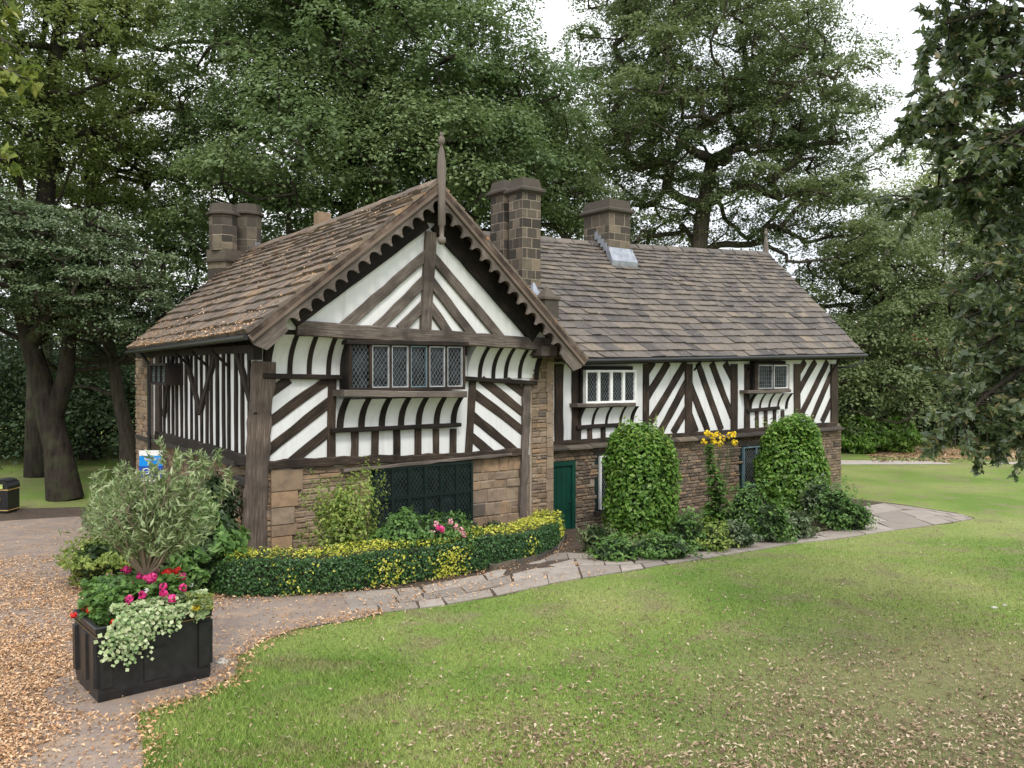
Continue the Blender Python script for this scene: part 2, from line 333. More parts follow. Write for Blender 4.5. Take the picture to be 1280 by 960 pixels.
# flagstones: rows of slabs between the front and back edges of the path
fe = [gp(*p) for p in [(440, 772), (500, 765), (560, 757), (640, 743), (700, 728), (800, 713), (900, 696), (1000, 679), (1100, 666), (1190, 654), (1218, 649)]]
be = [gp(*p) for p in [(425, 742), (490, 738), (540, 733), (620, 716), (690, 690), (790, 697), (860, 688), (940, 674), (1040, 640), (1110, 629), (1205, 644)]]
def lerpl(pl, t):
    k = t*(len(pl)-1); i = min(int(k), len(pl)-2); return pl[i].lerp(pl[i+1], k-i)
fb = MB(); rows = 3
def slabtop(fb, q, h):
    r = random.random(); tilt = random.uniform(-.006, .006)
    top = [Vector((p.x, p.y, gz(p.x, p.y)+h+tilt*(1 if i < 2 else -1))) for i, p in enumerate(q)]
    fb.slab(top, Vector((0, 0, .05)), r)
for r_ in range(rows):
    t = 0
    while t < 1:
        dt = random.uniform(.028, .058)*(2.0 if t < .34 else 1); t2 = min(1, t+dt); v0 = r_/rows; v1 = (r_+1)/rows; gap = .022
        def P(tt, vv): return lerpl(fe, tt).lerp(lerpl(be, tt), vv)
        a, b_, c, d = P(t, v0), P(t2, v0), P(t2, v1), P(t, v1); ce = (a+b_+c+d)/4
        q = []
        for p in (a, b_, c, d):
            e = (ce-p); p = p+e.normalized()*min(gap*random.uniform(.6, 1.6), e.length*.3); p = p+Vector((random.uniform(-.02, .02), random.uniform(-.02, .02), 0)); q.append(p)
        slabtop(fb, q, .02); t = t2
tag(fb.obj('flagstone_path', M['flag']), 'worn brown flagstone path curving round the front of the house', kind='structure')
sheet('far_path', [gp(*p)[:2] for p in [(1040, 581), (1195, 580.5), (1160, 576.5), (1040, 575.5)]], .012, M['gravelpath'], 'pale path crossing the far lawn behind the house')
sheet('far_path', [gp(*p)[:2] for p in [(1225, 579), (1290, 582), (1500, 586), (1500, 580), (1290, 577)]], .012, M['gravelpath'], 'pale path at the far right edge of the lawn')
BED = [gp(*p) for p in [(732, 688), (760, 699), (850, 694), (930, 677), (1000, 672), (1080, 655), (1060, 632), (1000, 618), (900, 628), (800, 645), (740, 660)]]
sheet('flower_bed_soil', smooth_poly(BED, 3, .03), .05, M['soil'], 'dark soil of the flower bed under the right wing wall')
HB = [gp(*p) for p in [(262, 738), (400, 733), (530, 722), (620, 706), (690, 690), (690, 668), (600, 672), (330, 700), (215, 705), (205, 725)]]
sheet('hedge_bed_soil', smooth_poly(HB, 3, .02), .02, M['soil'], 'dark soil between the clipped hedge and the gable wall')
sheet('leafy_verge', [gp(*p)[:2] for p in [(1120, 572), (1300, 574), (1600, 575), (1600, 557), (1130, 562), (1080, 569)]], .008, plain('dry_leaf_cover', (.36, .24, .12), .95, nscale=3, var=.3), 'brown carpet of fallen leaves below the far hedge')
sheet('leafy_verge', [gp(*p)[:2] for p in [(0, 652), (110, 645), (110, 634), (0, 637), (-100, 640), (-100, 655)]], .016, M['soil'], 'bare brown earth strip behind the litter bin')
# ------------------------------------------------------------ the house
TH = R(36); g2 = (math.cos(TH), math.sin(TH)); n2 = (math.sin(TH), -math.cos(TH)); s2 = (-n2[0], -n2[1])
C0 = (-4.78, 15.72); WT = 7.08; REC = .5
PG = Plane(C0, g2, n2)                                   # front of the cross wing (gable)
PW = Plane(C0, s2, (-g2[0], -g2[1]))                     # its long left side
C1 = (C0[0]+g2[0]*WT+s2[0]*REC, C0[1]+g2[1]*WT+s2[1]*REC)
PR = Plane(C1, g2, n2)                                   # front of the right wing
house = empty('timber_framed_house', (C0[0], C0[1], 0), 'black and white timber framed house with stone slate roofs and stone chimneys', 'house')
GV = Vector((g2[0], g2[1], 0)); NV = Vector((n2[0], n2[1], 0)); SV = -NV; ZV = Vector((0, 0, 1))
def HP(t, q, z): return Vector((C0[0], C0[1], 0))+GV*t+SV*q+ZV*z     # house frame: along gable, back, up
def beam_mb(mb, PL, a, b, w, o0, o1, jit=.010, w2=None, seg=.3, ch=.012, rv=None):
    """timber from a to b (t,z) on plane PL, width w, from offset o0 to o1 outward"""
    a, b = Vector(a), Vector(b); d = b-a; ln = max(d.length, .02); d = d/ln; nrm = Vector((-d.y, d.x)); n = max(1, int(ln/seg)); w2 = w2 or w
    rv = random.uniform(0, .6) if rv is None else rv; rows = []; u0 = random.uniform(0, 20); v0 = random.uniform(0, 20); wob = random.uniform(-1, 1)
    for i in range(n+1):
        f = i/n; hw = (w+(w2-w)*f)/2; c = a+d*(ln*f)+nrm*(math.sin(f*math.pi)*wob*jit*1.2)
        l, r_ = hw+random.uniform(-jit, jit), hw+random.uniform(-jit, jit); cc = min(ch, (o1-o0)*.5)
        row = []
        for off, s_ in ((o0, l), (o1-cc, l), (o1, l-cc), (o1, -(r_-cc)), (o1-cc, -r_), (o0, -r_)):
            q = c+nrm*s_; row.append((PL.pt(q.x, q.y, off), s_, off))
        rows.append(row)
    for i in range(n):
        for k in range(5):
            A, B_, C_, D_ = rows[i][k], rows[i][k+1], rows[i+1][k+1], rows[i+1][k]
            mb.face([A[0], B_[0], C_[0], D_[0]], rv, [(u0+ln*i/n, v0+A[1]+A[2]), (u0+ln*i/n, v0+B_[1]+B_[2]), (u0+ln*(i+1)/n, v0+C_[1]+C_[2]), (u0+ln*(i+1)/n, v0+D_[1]+D_[2])])
    mb.face([q[0] for q in rows[0]][::-1], rv, [(u0+q[2], v0+q[1]) for q in rows[0]][::-1]); mb.face([q[0] for q in rows[-1]], rv, [(u0+q[2], v0+q[1]) for q in rows[-1]])
def tim(name, PL, p, q, w, o0=-.02, o1=.03, m='timber', off=None, parent=None, **k):
    off = o1 if off is None else off
    mb = MB(); beam_mb(mb, PL, PL.uv(*p, off), PL.uv(*q, off), w, o0, o1, **k); return mb.obj(name, M[m], parent or house, merge=True)
def quadp(mb, PL, t0, t1, z0, z1, o0, o1, r=0.):
    a = [PL.pt(t0, z0, o1), PL.pt(t1, z0, o1), PL.pt(t1, z1, o1), PL.pt(t0, z1, o1)]; b = [PL.pt(t0, z0, o0), PL.pt(t1, z0, o0), PL.pt(t1, z1, o0), PL.pt(t0, z1, o0)]
    mb.hexa(a, b, r)
def box(name, PL, t0, t1, z0, z1, o0, o1, m, parent=None):
    mb = MB(); quadp(mb, PL, t0, t1, z0, z1, o0, o1); return mb.obj(name, M[m], parent or house)
def stones(mb, PL, t0, t1, z0, z1, o=0., proud=.03, hr=(.07, .16), wr=(.12, .38), gap=.012, ztop=None, inside=None, qe=0):
    """coursed rubble: every stone a small chamfered block"""
    z = z0; row = 0
    while z < z1-.02:
        h = min(random.uniform(*hr), z1-z)
        if z1-z-h < hr[0]*.6: h = z1-z
        t = t0+(-random.random()*wr[0] if False else 0)
        while t < t1-.01:
            wd = random.uniform(*wr)*(h/((hr[0]+hr[1])/2))**.4
            if qe and (t == t0 or t1-t-wd < wr[0]*.5): wd = max(wd, qe)
            if t1-t-wd < wr[0]*.6: wd = t1-t
            a0, a1, b0, b1 = t+gap*.5, t+wd-gap*.5, z+gap*.5, z+h-gap*.5
            zt = ztop((a0+a1)/2) if ztop else 1e9
            if b0 < zt-.02 and (inside is None or inside((a0+a1)/2, (b0+b1)/2)):
                b1 = min(b1, zt-.003)
                sub = [(a0, a1, b0, b1)]
                if h > hr[1]*.75 and wd < wr[0]*1.8 and random.random() < .3: mid = (b0+b1)/2; sub = [(a0, a1, b0, mid-gap/2), (a0, a1, mid+gap/2, b1)]
                for (x0, x1, y0, y1) in sub:
                    if x1-x0 < .015 or y1-y0 < .015: continue
                    pr = proud*random.uniform(.45, 1.15); c = min(.02, (y1-y0)*.25, (x1-x0)*.25); rv = random.random(); j = lambda: random.uniform(-.008, .008)
                    back = [(x0, y0), (x1, y0), (x1, y1), (x0, y1)]; fr = [(x0+c+j(), y0+c+j()), (x1-c+j(), y0+c+j()), (x1-c+j(), y1-c+j()), (x0+c+j(), y1-c+j())]
                    fz = [pr+random.uniform(-.006, .006) for _ in range(4)]
                    A = [PL.pt(p[0], p[1], o-.02) for p in back]; Mi = [PL.pt(p[0]+(j()*.4), p[1]+(j()*.4), o+pr*.55) for p in back]; B_ = [PL.pt(p[0], p[1], o+fz[i]) for i, p in enumerate(fr)]
                    mb.face(B_, rv)
                    for i in range(4):
                        k = (i+1) % 4; mb.face([B_[k], B_[i], Mi[i], Mi[k]], rv); mb.face([Mi[k], Mi[i], A[i], A[k]], rv)
            t += wd
        z += h; row += 1
# ---- wall heights
zs_l = PG.uv(335, 581)[1]; zs_r = PG.uv(650, 564)[1]            # bottom of the timber storey on the gable
EZ = 4.05; GB = -.5
# plaster of the lower gable wall and side wall
def wallpoly(name, PL, pts, m, th=.25, off=0.):
    mb = MB(); mb.slab([PL.pt(t, z, off) for t, z in pts], PL.n*th); return mb.obj(name, M[m], house)
wallpoly('wall', PG, [(0.05, zs_l-.1), (6.45, zs_r-.1), (6.45, 3.9), (0.05, 3.9)], 'plaster')
# upper jettied gable, plane +.42
JT = .42
zt_l = PG.uv(378, 412, JT)[1]; zt_r = PG.uv(690, 431, JT)[1]
apx = PG.uv(548, 232, .9); verL = (-.4, 4.22); verR = (PG.uv(731, 449, .9)[0], PG.uv(731, 449, .9)[1])
TC = apx[0]
def vz(t):      # height of the roof surface above a gable position
    return verL[1]+(apx[1]-verL[1])*(t-verL[0])/(TC-verL[0]) if t < TC else apx[1]+(verR[1]-apx[1])*(t-TC)/(verR[0]-TC)
wallpoly('wall', PG, [(.35, zt_l), (6.7, zt_r), (6.55, vz(6.55)-.16), (TC, apx[1]-.2), (.35, vz(.35)-.16)], 'plaster', .3, JT-.03)
# stone lower walls
sm = MB(); td = PG.uv(465, 600)[0]; te = PG.uv(588, 600)[0]
stones(sm, PG, .15, td, GB, zs_l+.02, -.05, .05, (.07, .13), (.18, .45), ztop=lambda t: zs_l-.09)
stones(sm, PG, te, 6.40, GB, 1.95, -.05, .05, (.16, .34), (.20, .5), ztop=lambda t: zs_r-.09)
stones(sm, PG, td, te, GB, PG.uv(530, 657)[1], -.05, .05, (.10, .2), (.18, .5))
sm.obj('stone_wall', M['stone'], house)
qn = MB()     # big quoins beside the corner post
zq = zs_l-.1
for h, wd in ((.42, .62), (.30, .52), (.33, .45), (.22, .5), (.25, .4), (.4, .5)):
    quadp(qn, PG, .30, .30+wd, zq-h+.012, zq-.006, -.06, .045, random.random()); zq -= h
qn.obj('quoin', M['stone'], house)
wallpoly('mortar_bed', PG, [(0.02, GB), (6.9, GB), (6.9, zs_r-.03), (0.02, zs_l-.03)], 'mortar', .3, -.035)
# stone end pier right of the gable
t_p0, t_p1 = PG.uv(664, 500)[0], PG.uv(690, 500)[0]
pm = MB(); stones(pm, PG, t_p0, t_p1-.16, GB, 3.95, .0, .05, (.06, .16), (.12, .3)); z = GB
while z < 3.9:
    h = random.uniform(.18, .34); quadp(pm, PG, t_p1-.17-random.uniform(0, .05), t_p1, z+.006, z+h-.006, -.3, .05+random.uniform(0, .01), random.uniform(.2, .9)); z += h
pm.obj('stone_pier', M['stone'], house)
wallpoly('mortar_bed', PG, [(t_p0-.05, GB), (t_p1-.02, GB), (t_p1-.02, 3.93), (t_p0-.05, 3.93)], 'mortar', .8, .01)
# right return face of pier down to the wing (narrow)
# ---- gable timbers, lower storey
tim('corner_post', PG, (333, 452), (320, 700), .40, -.12, .10, m='post_timber', jit=.025, seg=.22, ch=.03, rv=.35)
tim('corner_post', PG, (660, 478), (654, 668), .20, -.08, .08, m='grey_timber', jit=.022, seg=.2, rv=.2)
for a, b in (((333, 531), (413, 473)), ((331, 567), (418, 498)), ((362, 579), (418, 533)), ((338, 491), (362, 474))): tim('brace', PG, a, b, .19, o1=.030)
for a, b in (((602, 474), (658, 519)), ((592, 491), (657, 541)), ((590, 519), (648, 567)), ((590, 546), (616, 568)), ((634, 475), (658, 494))): tim('brace', PG, a, b, .195, o1=.030)
tim('stud', PG, (416, 472), (415, 578), .165, o1=.045); tim('stud', PG, (592, 472), (586.5, 566), .17, o1=.045)
tim('sill_beam', PG, (332, 582), (500, 574), .17, -.05, .085, jit=.02, seg=.2, ch=.02); tim('sill_beam', PG, (495, 575), (652, 565), .17, -.05, .10, jit=.02, seg=.2, ch=.02)
tim('sill_beam', PG, (430, 589), (640, 568), .07, .0, .14, m='grey_timber', jit=.012)
for a, b in (((330, 470), (437, 472)), ((580, 473), (672, 479))):
    tim('rail', PG, a, b, .10, 0, .13, m='black_timber', jit=.005); 
# ---- coving under the jetty
def cprof(w): return w**2.4
def cove(t0, t1, z0, z1, o0, o1, PL=PG, parent=None):
    mb = MB(); rows = []
    for i in range(9):
        f = i/8; z = z0+(z1-z0)*f; o = o0+(o1-o0)*cprof(f); rows.append([PL.pt(t0, z, o), PL.pt(t1, z, o)])
    mb.grid(rows); side0 = [r[0] for r in rows]+[PL.pt(t0, z1, -.02), PL.pt(t0, z0, -.02)]; side1 = [r[1] for r in rows]+[PL.pt(t1, z1, -.02), PL.pt(t1, z0, -.02)]
    mb.face(side0); mb.face(side1[::-1]); return mb.obj('cove', M['plaster'], parent or house)
def rib(t, z0, z1, o0, o1, w, PL=PG, m='black_timber', parent=None, pr=.03):
    mb = MB(); rows = []; rv = random.uniform(0, .5)
    for i in range(9):
        f = i/8; z = z0+(z1-z0)*f; o = o0+(o1-o0)*cprof(f); rows.append([PL.pt(t-w/2, z, o-.05), PL.pt(t-w/2+.006, z, o+pr), PL.pt(t+w/2-.006, z, o+pr), PL.pt(t+w/2, z, o-.05)])
    mb.grid(rows, rv, smooth=False); mb.face(rows[0], rv); mb.face(rows[-1][::-1], rv); return mb.obj('cove_rib', M[m], parent or house)
zc0 = PG.uv(380, 469)[1]; zc1 = PG.uv(390, 421, .4)[1]
tl = PG.uv(338, 468)[0]
zc1 = max(zc1, zt_l-.10)
cove(tl-.05, PG.uv(435, 468)[0], zc0, zc1, .02, .40)
for x in (361.5, 385.6, 409.7): rib(PG.uv(x, 469)[0], zc0, zc1+.0, .02, .40, .10)
rib(tl-.08, zc0-.05, zc1+.02, .02, .42, .16); rib(PG.uv(433, 468)[0], zc0-.03, zc1+.02, .02, .42, .09)
zd0 = PG.uv(620, 473)[1]; zd1 = PG.uv(630, 433, .4)[1]
t6 = PG.uv(668, 474)[0]
zd1 = max(zd1, zt_r-.10)
cove(PG.uv(584, 472)[0], t6, zd0, zd1, .02, .40)
for x in (598.7, 615.5, 631, 648.5): rib(PG.uv(x, 472)[0], zd0, zd1, .02, .40, .10)
rib(t6+.03, zd0-.04, zd1+.03, .02, .45, .13)
# jetty bressumer soffit + tie beam + its carved end
tim('tie_beam', PG, (372, 410.5), (692, 431), .285, JT-.35, JT+.07, m='grey_timber', jit=.012, ch=.02, rv=.1)
mb = MB(); beam_mb(mb, PG, (-.1, zt_l-.02), (6.8, zt_r-.02), .12, -.1, JT-.06, jit=.0); mb.obj('bressumer', M['black_timber'], house)
mb = MB(); ta, za = PG.uv(686, 438, JT+.2); quadp(mb, PG, ta-.22, ta+.22, za-.12, za+.10, -.3, JT+.22); quadp(mb, PG, ta-.14, ta+.20, za-.17, za-.12, -.3, JT+.16); mb.obj('corbel', M['grey_timber'], house)
mb = MB(); ta, za = PG.uv(322, 440, JT); quadp(mb, PG, ta-.02, ta+.14, za-.14, za+.10, -.1, JT-.16); mb.obj('corbel', M['black_timber'], house)
# gable field
o = JT+.035
tim('king_post', PG, (539, 290), (532, 421), .245, JT-.1, o+.03, m='grey_timber', rv=.15, off=o)
for a, b in (((536, 317), (428, 411)), ((534, 348), (472, 411)), ((533, 379), (501, 412)), ((539, 317), (628, 424)), ((538, 349), (593, 421)), ((537, 381), (563, 418))):
    tim('brace', PG, a, b, .205, JT-.1, o, m='grey_timber', rv=.25)
wallpoly('apex_shade_filler', PG, [(TC-.62, apx[1]-.66), (TC+.62, apx[1]-.66), (TC+.02, apx[1]-.12), (TC-.02, apx[1]-.12)], 'black_timber', .2, o+.06)  # black filler plate, added to darken the shaded gap behind the bargeboards
def rafter(p, q, up):  # principal rafters, widened in black to carry the shadow band under the bargeboards
    a, b = Vector(PG.uv(*p, o)), Vector(PG.uv(*q, o)); d = (b-a).normalized(); nn = Vector((-d.y, d.x)); nn = nn if nn.y > 0 else -nn; a = a-d*.3; mb = MB(); beam_mb(mb, PG, a+nn*up/2, b+nn*up/2, up, JT-.2, o+.045, rv=0.); return mb
mb = rafter((387, 397), (536, 285), .46); mb.obj('principal_rafter', M['black_timber'], house)
mb = rafter((654, 416), (540, 286), .52); mb.obj('principal_rafter', M['black_timber'], house)
# ---- windows
def clipseg(x0, y0, dx, dy, r):
    t0, t1 = -1e9, 1e9
    for p, d, lo, hi in ((x0, dx, r[0], r[1]), (y0, dy, r[2], r[3])):
        if abs(d) < 1e-9: continue
        a, b = (lo-p)/d, (hi-p)/d
        if a > b: a, b = b, a
        t0 = max(t0, a); t1 = min(t1, b)
    return (t0, t1) if t1 > t0+.01 else None
def lattice(mb, PL, r, off, pw, ph, w=.005, square=False):
    x0, x1, z0, z1 = r; cx, cz = (x0+x1)/2, (z0+z1)/2
    if square:
        n = max(1, round((x1-x0)/pw)); k = max(1, round((z1-z0)/ph))
        for i in range(1, n): x = x0+(x1-x0)*i/n; quadp(mb, PL, x-w/2, x+w/2, z0, z1, off-.004, off+.004)
        for i in range(1, k): z = z0+(z1-z0)*i/k; quadp(mb, PL, x0, x1, z-w/2, z+w/2, off-.003, off+.005)
        return
    for sg in (1, -1):
        d = Vector((pw, sg*ph)).normalized(); nn = Vector((-d.y, d.x)); step = pw*ph/math.hypot(pw, ph)
        for i in range(-40, 41):
            p = Vector((cx, cz))+nn*(step*(i+.5)); c = clipseg(p.x, p.y, d.x, d.y, r)
            if not c: continue
            a, b = p+d*c[0], p+d*c[1]; h = nn*w/2; oo = off+.001*sg
            q = [a-h, b-h, b+h, a+h]; mb.hexa([PL.pt(v.x, v.y, oo+.004) for v in q], [PL.pt(v.x, v.y, oo-.004) for v in q])
def casement(PL, t0, t1, z0, z1, off, n, fr, mull, fm='timber', pm=None, pw=.085, ph=.13, square=False, transom=None, inner=None, lead='came', label=None, gaps=None):
    """frame with n lights; each light has its leaded pane"""
    f = MB(); wd = (t1-t0)
    quadp(f, PL, t0, t1, z0, z0+fr, off-.10, off+.02); quadp(f, PL, t0, t1, z1-fr, z1, off-.10, off+.02)
    edges = []; iw = (wd-2*fr-(n-1)*mull)/n
    quadp(f, PL, t0, t0+fr, z0+fr, z1-fr, off-.10, off+.02); quadp(f, PL, t1-fr, t1, z0+fr, z1-fr, off-.10, off+.02)
    for i in range(1, n): x = t0+fr+i*iw+(i-1)*mull; quadp(f, PL, x, x+mull, z0+fr, z1-fr, off-.09, off+.015)
    rowsz = [(z0+fr, z1-fr)]
    if transom: zm = z0+(z1-z0)*transom; quadp(f, PL, t0+fr, t1-fr, zm-.035, zm+.035, off-.09, off+.018); rowsz = [(z0+fr, zm-.035), (zm+.035, z1-fr)]
    win = f.obj('window', M[fm], house)
    if label: win['label'] = label
    for i in range(n):
        x = t0+fr+i*(iw+mull)
        for za_, zb_ in rowsz:
            im = inner[i] if inner else None
            if im:
                c = MB(); k = .022
                for q in ((x, x+k, za_, zb_), (x+iw-k, x+iw, za_, zb_), (x+k, x+iw-k, za_, za_+k), (x+k, x+iw-k, zb_-k, zb_)): quadp(c, PL, *q, off-.06, off+.008)
                c.obj('casement_frame', M[im], win)
            p = MB(); quadp(p, PL, x, x+iw, za_, zb_, off-.08, off-.05); p.obj('pane', M['glass'], win)
            l = MB(); lattice(l, PL, (x, x+iw, za_, zb_), off-.038, pw, ph, square=square); l.obj('lead_lattice', M[lead], win)
    return win
# oriel window of the gable
OF = .46
wt0, wz1 = PG.uv(436, 427, OF); wt1 = PG.uv(581, 428, OF)[0]; wz0 = PG.uv(500, 488, OF)[1]
mb = MB(); quadp(mb, PG, wt0+.01, wt1-.01, wz0, wz1, -.02, OF-.11); mb.obj('window_box', M['black_timber'], house)
casement(PG, wt0, wt1, wz0, wz1, OF, 6, .06, .055, 'timber', inner=[None, 'casement_grey', 'casement_grey', 'blue_grey', 'casement_grey', 'casement_grey'], label='six light leaded oriel window of the gable')
tim('window_sill', PG, (430, 491.5), (584, 493), .13, 0, OF+.10, m='grey_timber', jit=.006)
tim('window_head', PG, (434, 427.5), (586, 430), .09, 0, OF+.06, m='black_timber', jit=.004)
tim('rail', PG, (416, 538.5), (577, 531), .085, 0, .17, m='black_timber', jit=.006)
zz0 = PG.uv(500, 534, .1)[1]; zz1 = PG.uv(500, 498, .4)[1]
ca = PG.uv(424, 530, .1)[0]; cb = PG.uv(570, 530, .1)[0]
cove(ca+.05, cb, zz0, zz1, .06, .40)
rib(ca+.04, zz0-.05, zz1+.03, .06, .42, .12)
for x in (452, 477.5, 501.5, 523.5, 546, 567): rib(PG.uv(x, 532, .08)[0], zz0, zz1+.02, .06, .40, .14)
for x, y in ((444, 575), (469.5, 574), (497, 573), (523, 571), (546, 568), (567, 566)): tim('stud', PG, (x, 536), (x, y), .155, o1=.042)
# lower window with wire guard
lt0 = PG.uv(466, 600)[0]; lt1 = PG.uv(588, 600)[0]; lz1 = PG.uv(560, 578, .05)[1]; lz0 = PG.uv(585, 653, .05)[1]
box('window_recess', PG, lt0-.05, lt1+.03, lz0-.05, lz1+.02, -.10, .005, 'deep_green')
casement(PG, lt0, lt1, lz0, lz1, .09, 6, .05, .06, 'deep_green', transom=.52, label='wide dark green ground floor window of the gable', lead='deep_came', pw=.09, ph=.13)
mb = MB(); lattice(mb, PG, (lt0, lt1, lz0, lz1), .125, .035, .035, w=.003, square=True); mb.obj('wire_guard', M['deep_green'], house)
box('window_sill', PG, lt1-2.4, lt1+.1, lz0-.12, lz0-.02, -.05, .12, 'ashlar')
# ---- left side wall
zl = lambda q: 1.55+0*q
qf = PW.uv(200, 500)[0]; qe = PW.uv(191, 500)[0]; qz = 9.3
def sidez(q): a, b = PW.uv(312, 575), PW.uv(200, 546); return a[1]+(b[1]-a[1])*(q-a[0])/(b[0]-a[0])
zE = 4.02
wallpoly('wall', PW, [(-.05, sidez(0)), (qe, sidez(qe)), (qe, zE+.05), (-.05, zE+.05)], 'plaster', .25, -.02)
tim('sill_beam', PW, (311, 578), (193, 544), .22, -.05, .06, m='black_timber', jit=.015)
mb = MB(); beam_mb(mb, PW, (-.1, zE-.03), (qz, zE-.03), .16, -.05, .06); mb.obj('wall_plate', M['black_timber'], house)
tim('corner_post', PW, (196, 445), (196, 556), .42, -.05, .06)
nst = 18
for i in range(nst):
    q = .28+(qf-.35)*i/(nst-1)+random.uniform(-.04, .04); mb = MB(); beam_mb(mb, PW, (q, sidez(q)), (q+random.uniform(-.02, .02), zE-.1), .105+random.uniform(-.025, .025), -.05, .03, jit=.012); mb.obj('stud', M['black_timber'], house)
for a, b in (((229, 440), (248, 516)), ((268, 438), (248, 516)), ((291, 432), (316, 520)), ((214, 445), (203, 520))): tim('brace', PW, a, b, .17, -.02, .05, m='black_timber')
qa, qb = PW.uv(228, 460)[0], PW.uv(207, 460)[0]; z_a, z_b = PW.uv(218, 482, .3)[1], 3.75
box('window_box', PW, qa, qb, z_a, z_b, -.02, .26, 'black_timber')
casement(PW, qa+.02, qb-.02, z_a, z_b, .36, 3, .06, .05, 'black_timber', lead='deep_came', label='small dark oriel window under the left eave')
ss = MB(); stones(ss, PW, .02, .9, GB, 1.5, -.06, .07, (.07, .15), (.2, .5)); stones(ss, PW, .9, qz, GB, 1.75, -.30, .05, (.08, .2), (.2, .5))
ss.obj('stone_wall', M['stone'], house)
wallpoly('mortar_bed', PW, [(.02, GB), (qz, GB), (qz, 1.9), (.02, 1.5)], 'mortar_dark', .3, -.29)
wallpoly('mortar_bed', PW, [(.02, GB), (.86, GB), (.86, 1.45), (.02, 1.45)], 'mortar_dark', .2, -.07)
sl = MB(); quadp(sl, PW, 0, .95, 1.42, 1.54, -.25, .12); quadp(sl, PW, .9, qz, 1.72, 1.82, -.3, .10); sl.obj('ledge', M['ashlar'], house)
s3 = MB(); stones(s3, PW, qe+.1, qz+.2, GB, zE-.1, .0, .05, (.08, .2), (.15, .4)); s3.obj('stone_wall', M['stone'], house)
wallpoly('mortar_bed', PW, [(qe+.1, GB), (qz+.2, GB), (qz+.2, zE-.1), (qe+.1, zE-.1)], 'mortar', .3, .01)
PB = Plane(tuple(HP(0, qz+.2, 0))[:2], (g2[0], g2[1]), s2); wallpoly('wall', PB, [(0, GB), (WT, GB), (WT, 3.9), (TC, 7.0), (0, 3.9)], 'mortar', .3, 0)
# ---- right wing wall
wr0 = .0; wr1 = PR.uv(1045, 500)[0]
def rz(t, off=0): a, b = PR.uv(692, 552), PR.uv(1043, 528.5); return a[1]+(b[1]-a[1])*(t-a[0])/(b[0]-a[0])
wallpoly('wall', PR, [(-.3, rz(-.3)-.1), (wr1, rz(wr1)-.1), (wr1, 4.05), (-.3, 3.95)], 'plaster')
tim('sill_beam', PR, (688, 555.5), (1044, 530.5), .14, -.05, .09, m='timber', jit=.012)
mb = MB(); a, b = PR.uv(690, 562, .2), PR.uv(1053, 535.5, .2)
for i in range(16):       # slate drip ledge
    f0, f1 = i/16, (i+1)/16; T0, T1 = -.05+(b[0]+.1)*f0, -.05+(b[0]+.1)*f1-.01; Z0 = a[1]+(b[1]-a[1])*f0+random.uniform(-.01, .01)
    mb.hexa([PR.pt(T0, Z0-.03, .27), PR.pt(T1, Z0-.03, .27), PR.pt(T1, Z0+.01, .27), PR.pt(T0, Z0+.01, .27)], [PR.pt(T0, Z0+.03, 0), PR.pt(T1, Z0+.03, 0), PR.pt(T1, Z0+.10, 0), PR.pt(T0, Z0+.10, 0)], random.random())
mb.obj('drip_ledge', M['ashlar'], house)
rw = MB(); dt1 = PR.uv(719, 620)[0]
wz = [(PR.uv(742, 600)[0], PR.uv(778, 600)[0], PR.uv(755, 636)[1], PR.uv(755, 568)[1]), (PR.uv(922, 590)[0], PR.uv(957, 590)[0], PR.uv(935, 609)[1], PR.uv(935, 557)[1])]
dz1 = PR.uv(705, 576)[1]
def ins(t, z):
    if t < dt1 and z < dz1: return False
    return not any(a-.03 < t < b+.03 and c-.02 < z < d+.02 for a, b, c, d in wz)
stones(rw, PR, -.05, wr1+.18, -.75, 1.95, .06, .05, (.06, .13), (.10, .34), ztop=lambda t: rz(t)-.13, inside=ins); rw.obj('stone_wall', M['stone_dark'], house)
wallpoly('mortar_bed', PR, [(-.1, -.75), (wr1+.16, -.75), (wr1+.16, rz(wr1)-.1), (-.1, rz(0)-.1)], 'mortar_dark', .3, .065)
PE = Plane(tuple(PR.pt(wr1+.18, 0))[:2], s2, g2); PEz = 1.85
re_ = MB(); stones(re_, PE, -.05, 6.6, -.75, PEz, -.02, .05, (.06, .15), (.12, .4)); re_.obj('stone_wall', M['stone_dark'], house)
wallpoly('mortar_bed', PE, [(-.02, -.75), (6.6, -.75), (6.6, PEz), (-.02, PEz)], 'mortar_dark', .3, -.01)
wallpoly('wall', PE, [(.02, PEz), (6.9, PEz), (6.9, 4.0), (3.7, 7.3), (.02, 4.0)], 'plaster', .3, -.16)
for (a, b, c, d), m1, lb in ((wz[0], 'white_paint', 'narrow white ground floor window beside the green door'), (wz[1], 'blue_grey', 'narrow grey ground floor window further along the right wing')):
    box('window_recess', PR, a-.03, b+.03, c-.03, d+.03, -.02, .075, 'deep_green'); casement(PR, a+.1, b-.02, c+.02, d-.02, .13, 2, .035, .04, m1, pw=.08, ph=.12, label=lb)
    box('lintel', PR, a-.1, b+.1, d+.03, d+.11, -.02, .12, 'ashlar'); box('window_sill', PR, a-.06, b+.06, c-.10, c-.02, -.02, .15, 'ashlar'); 
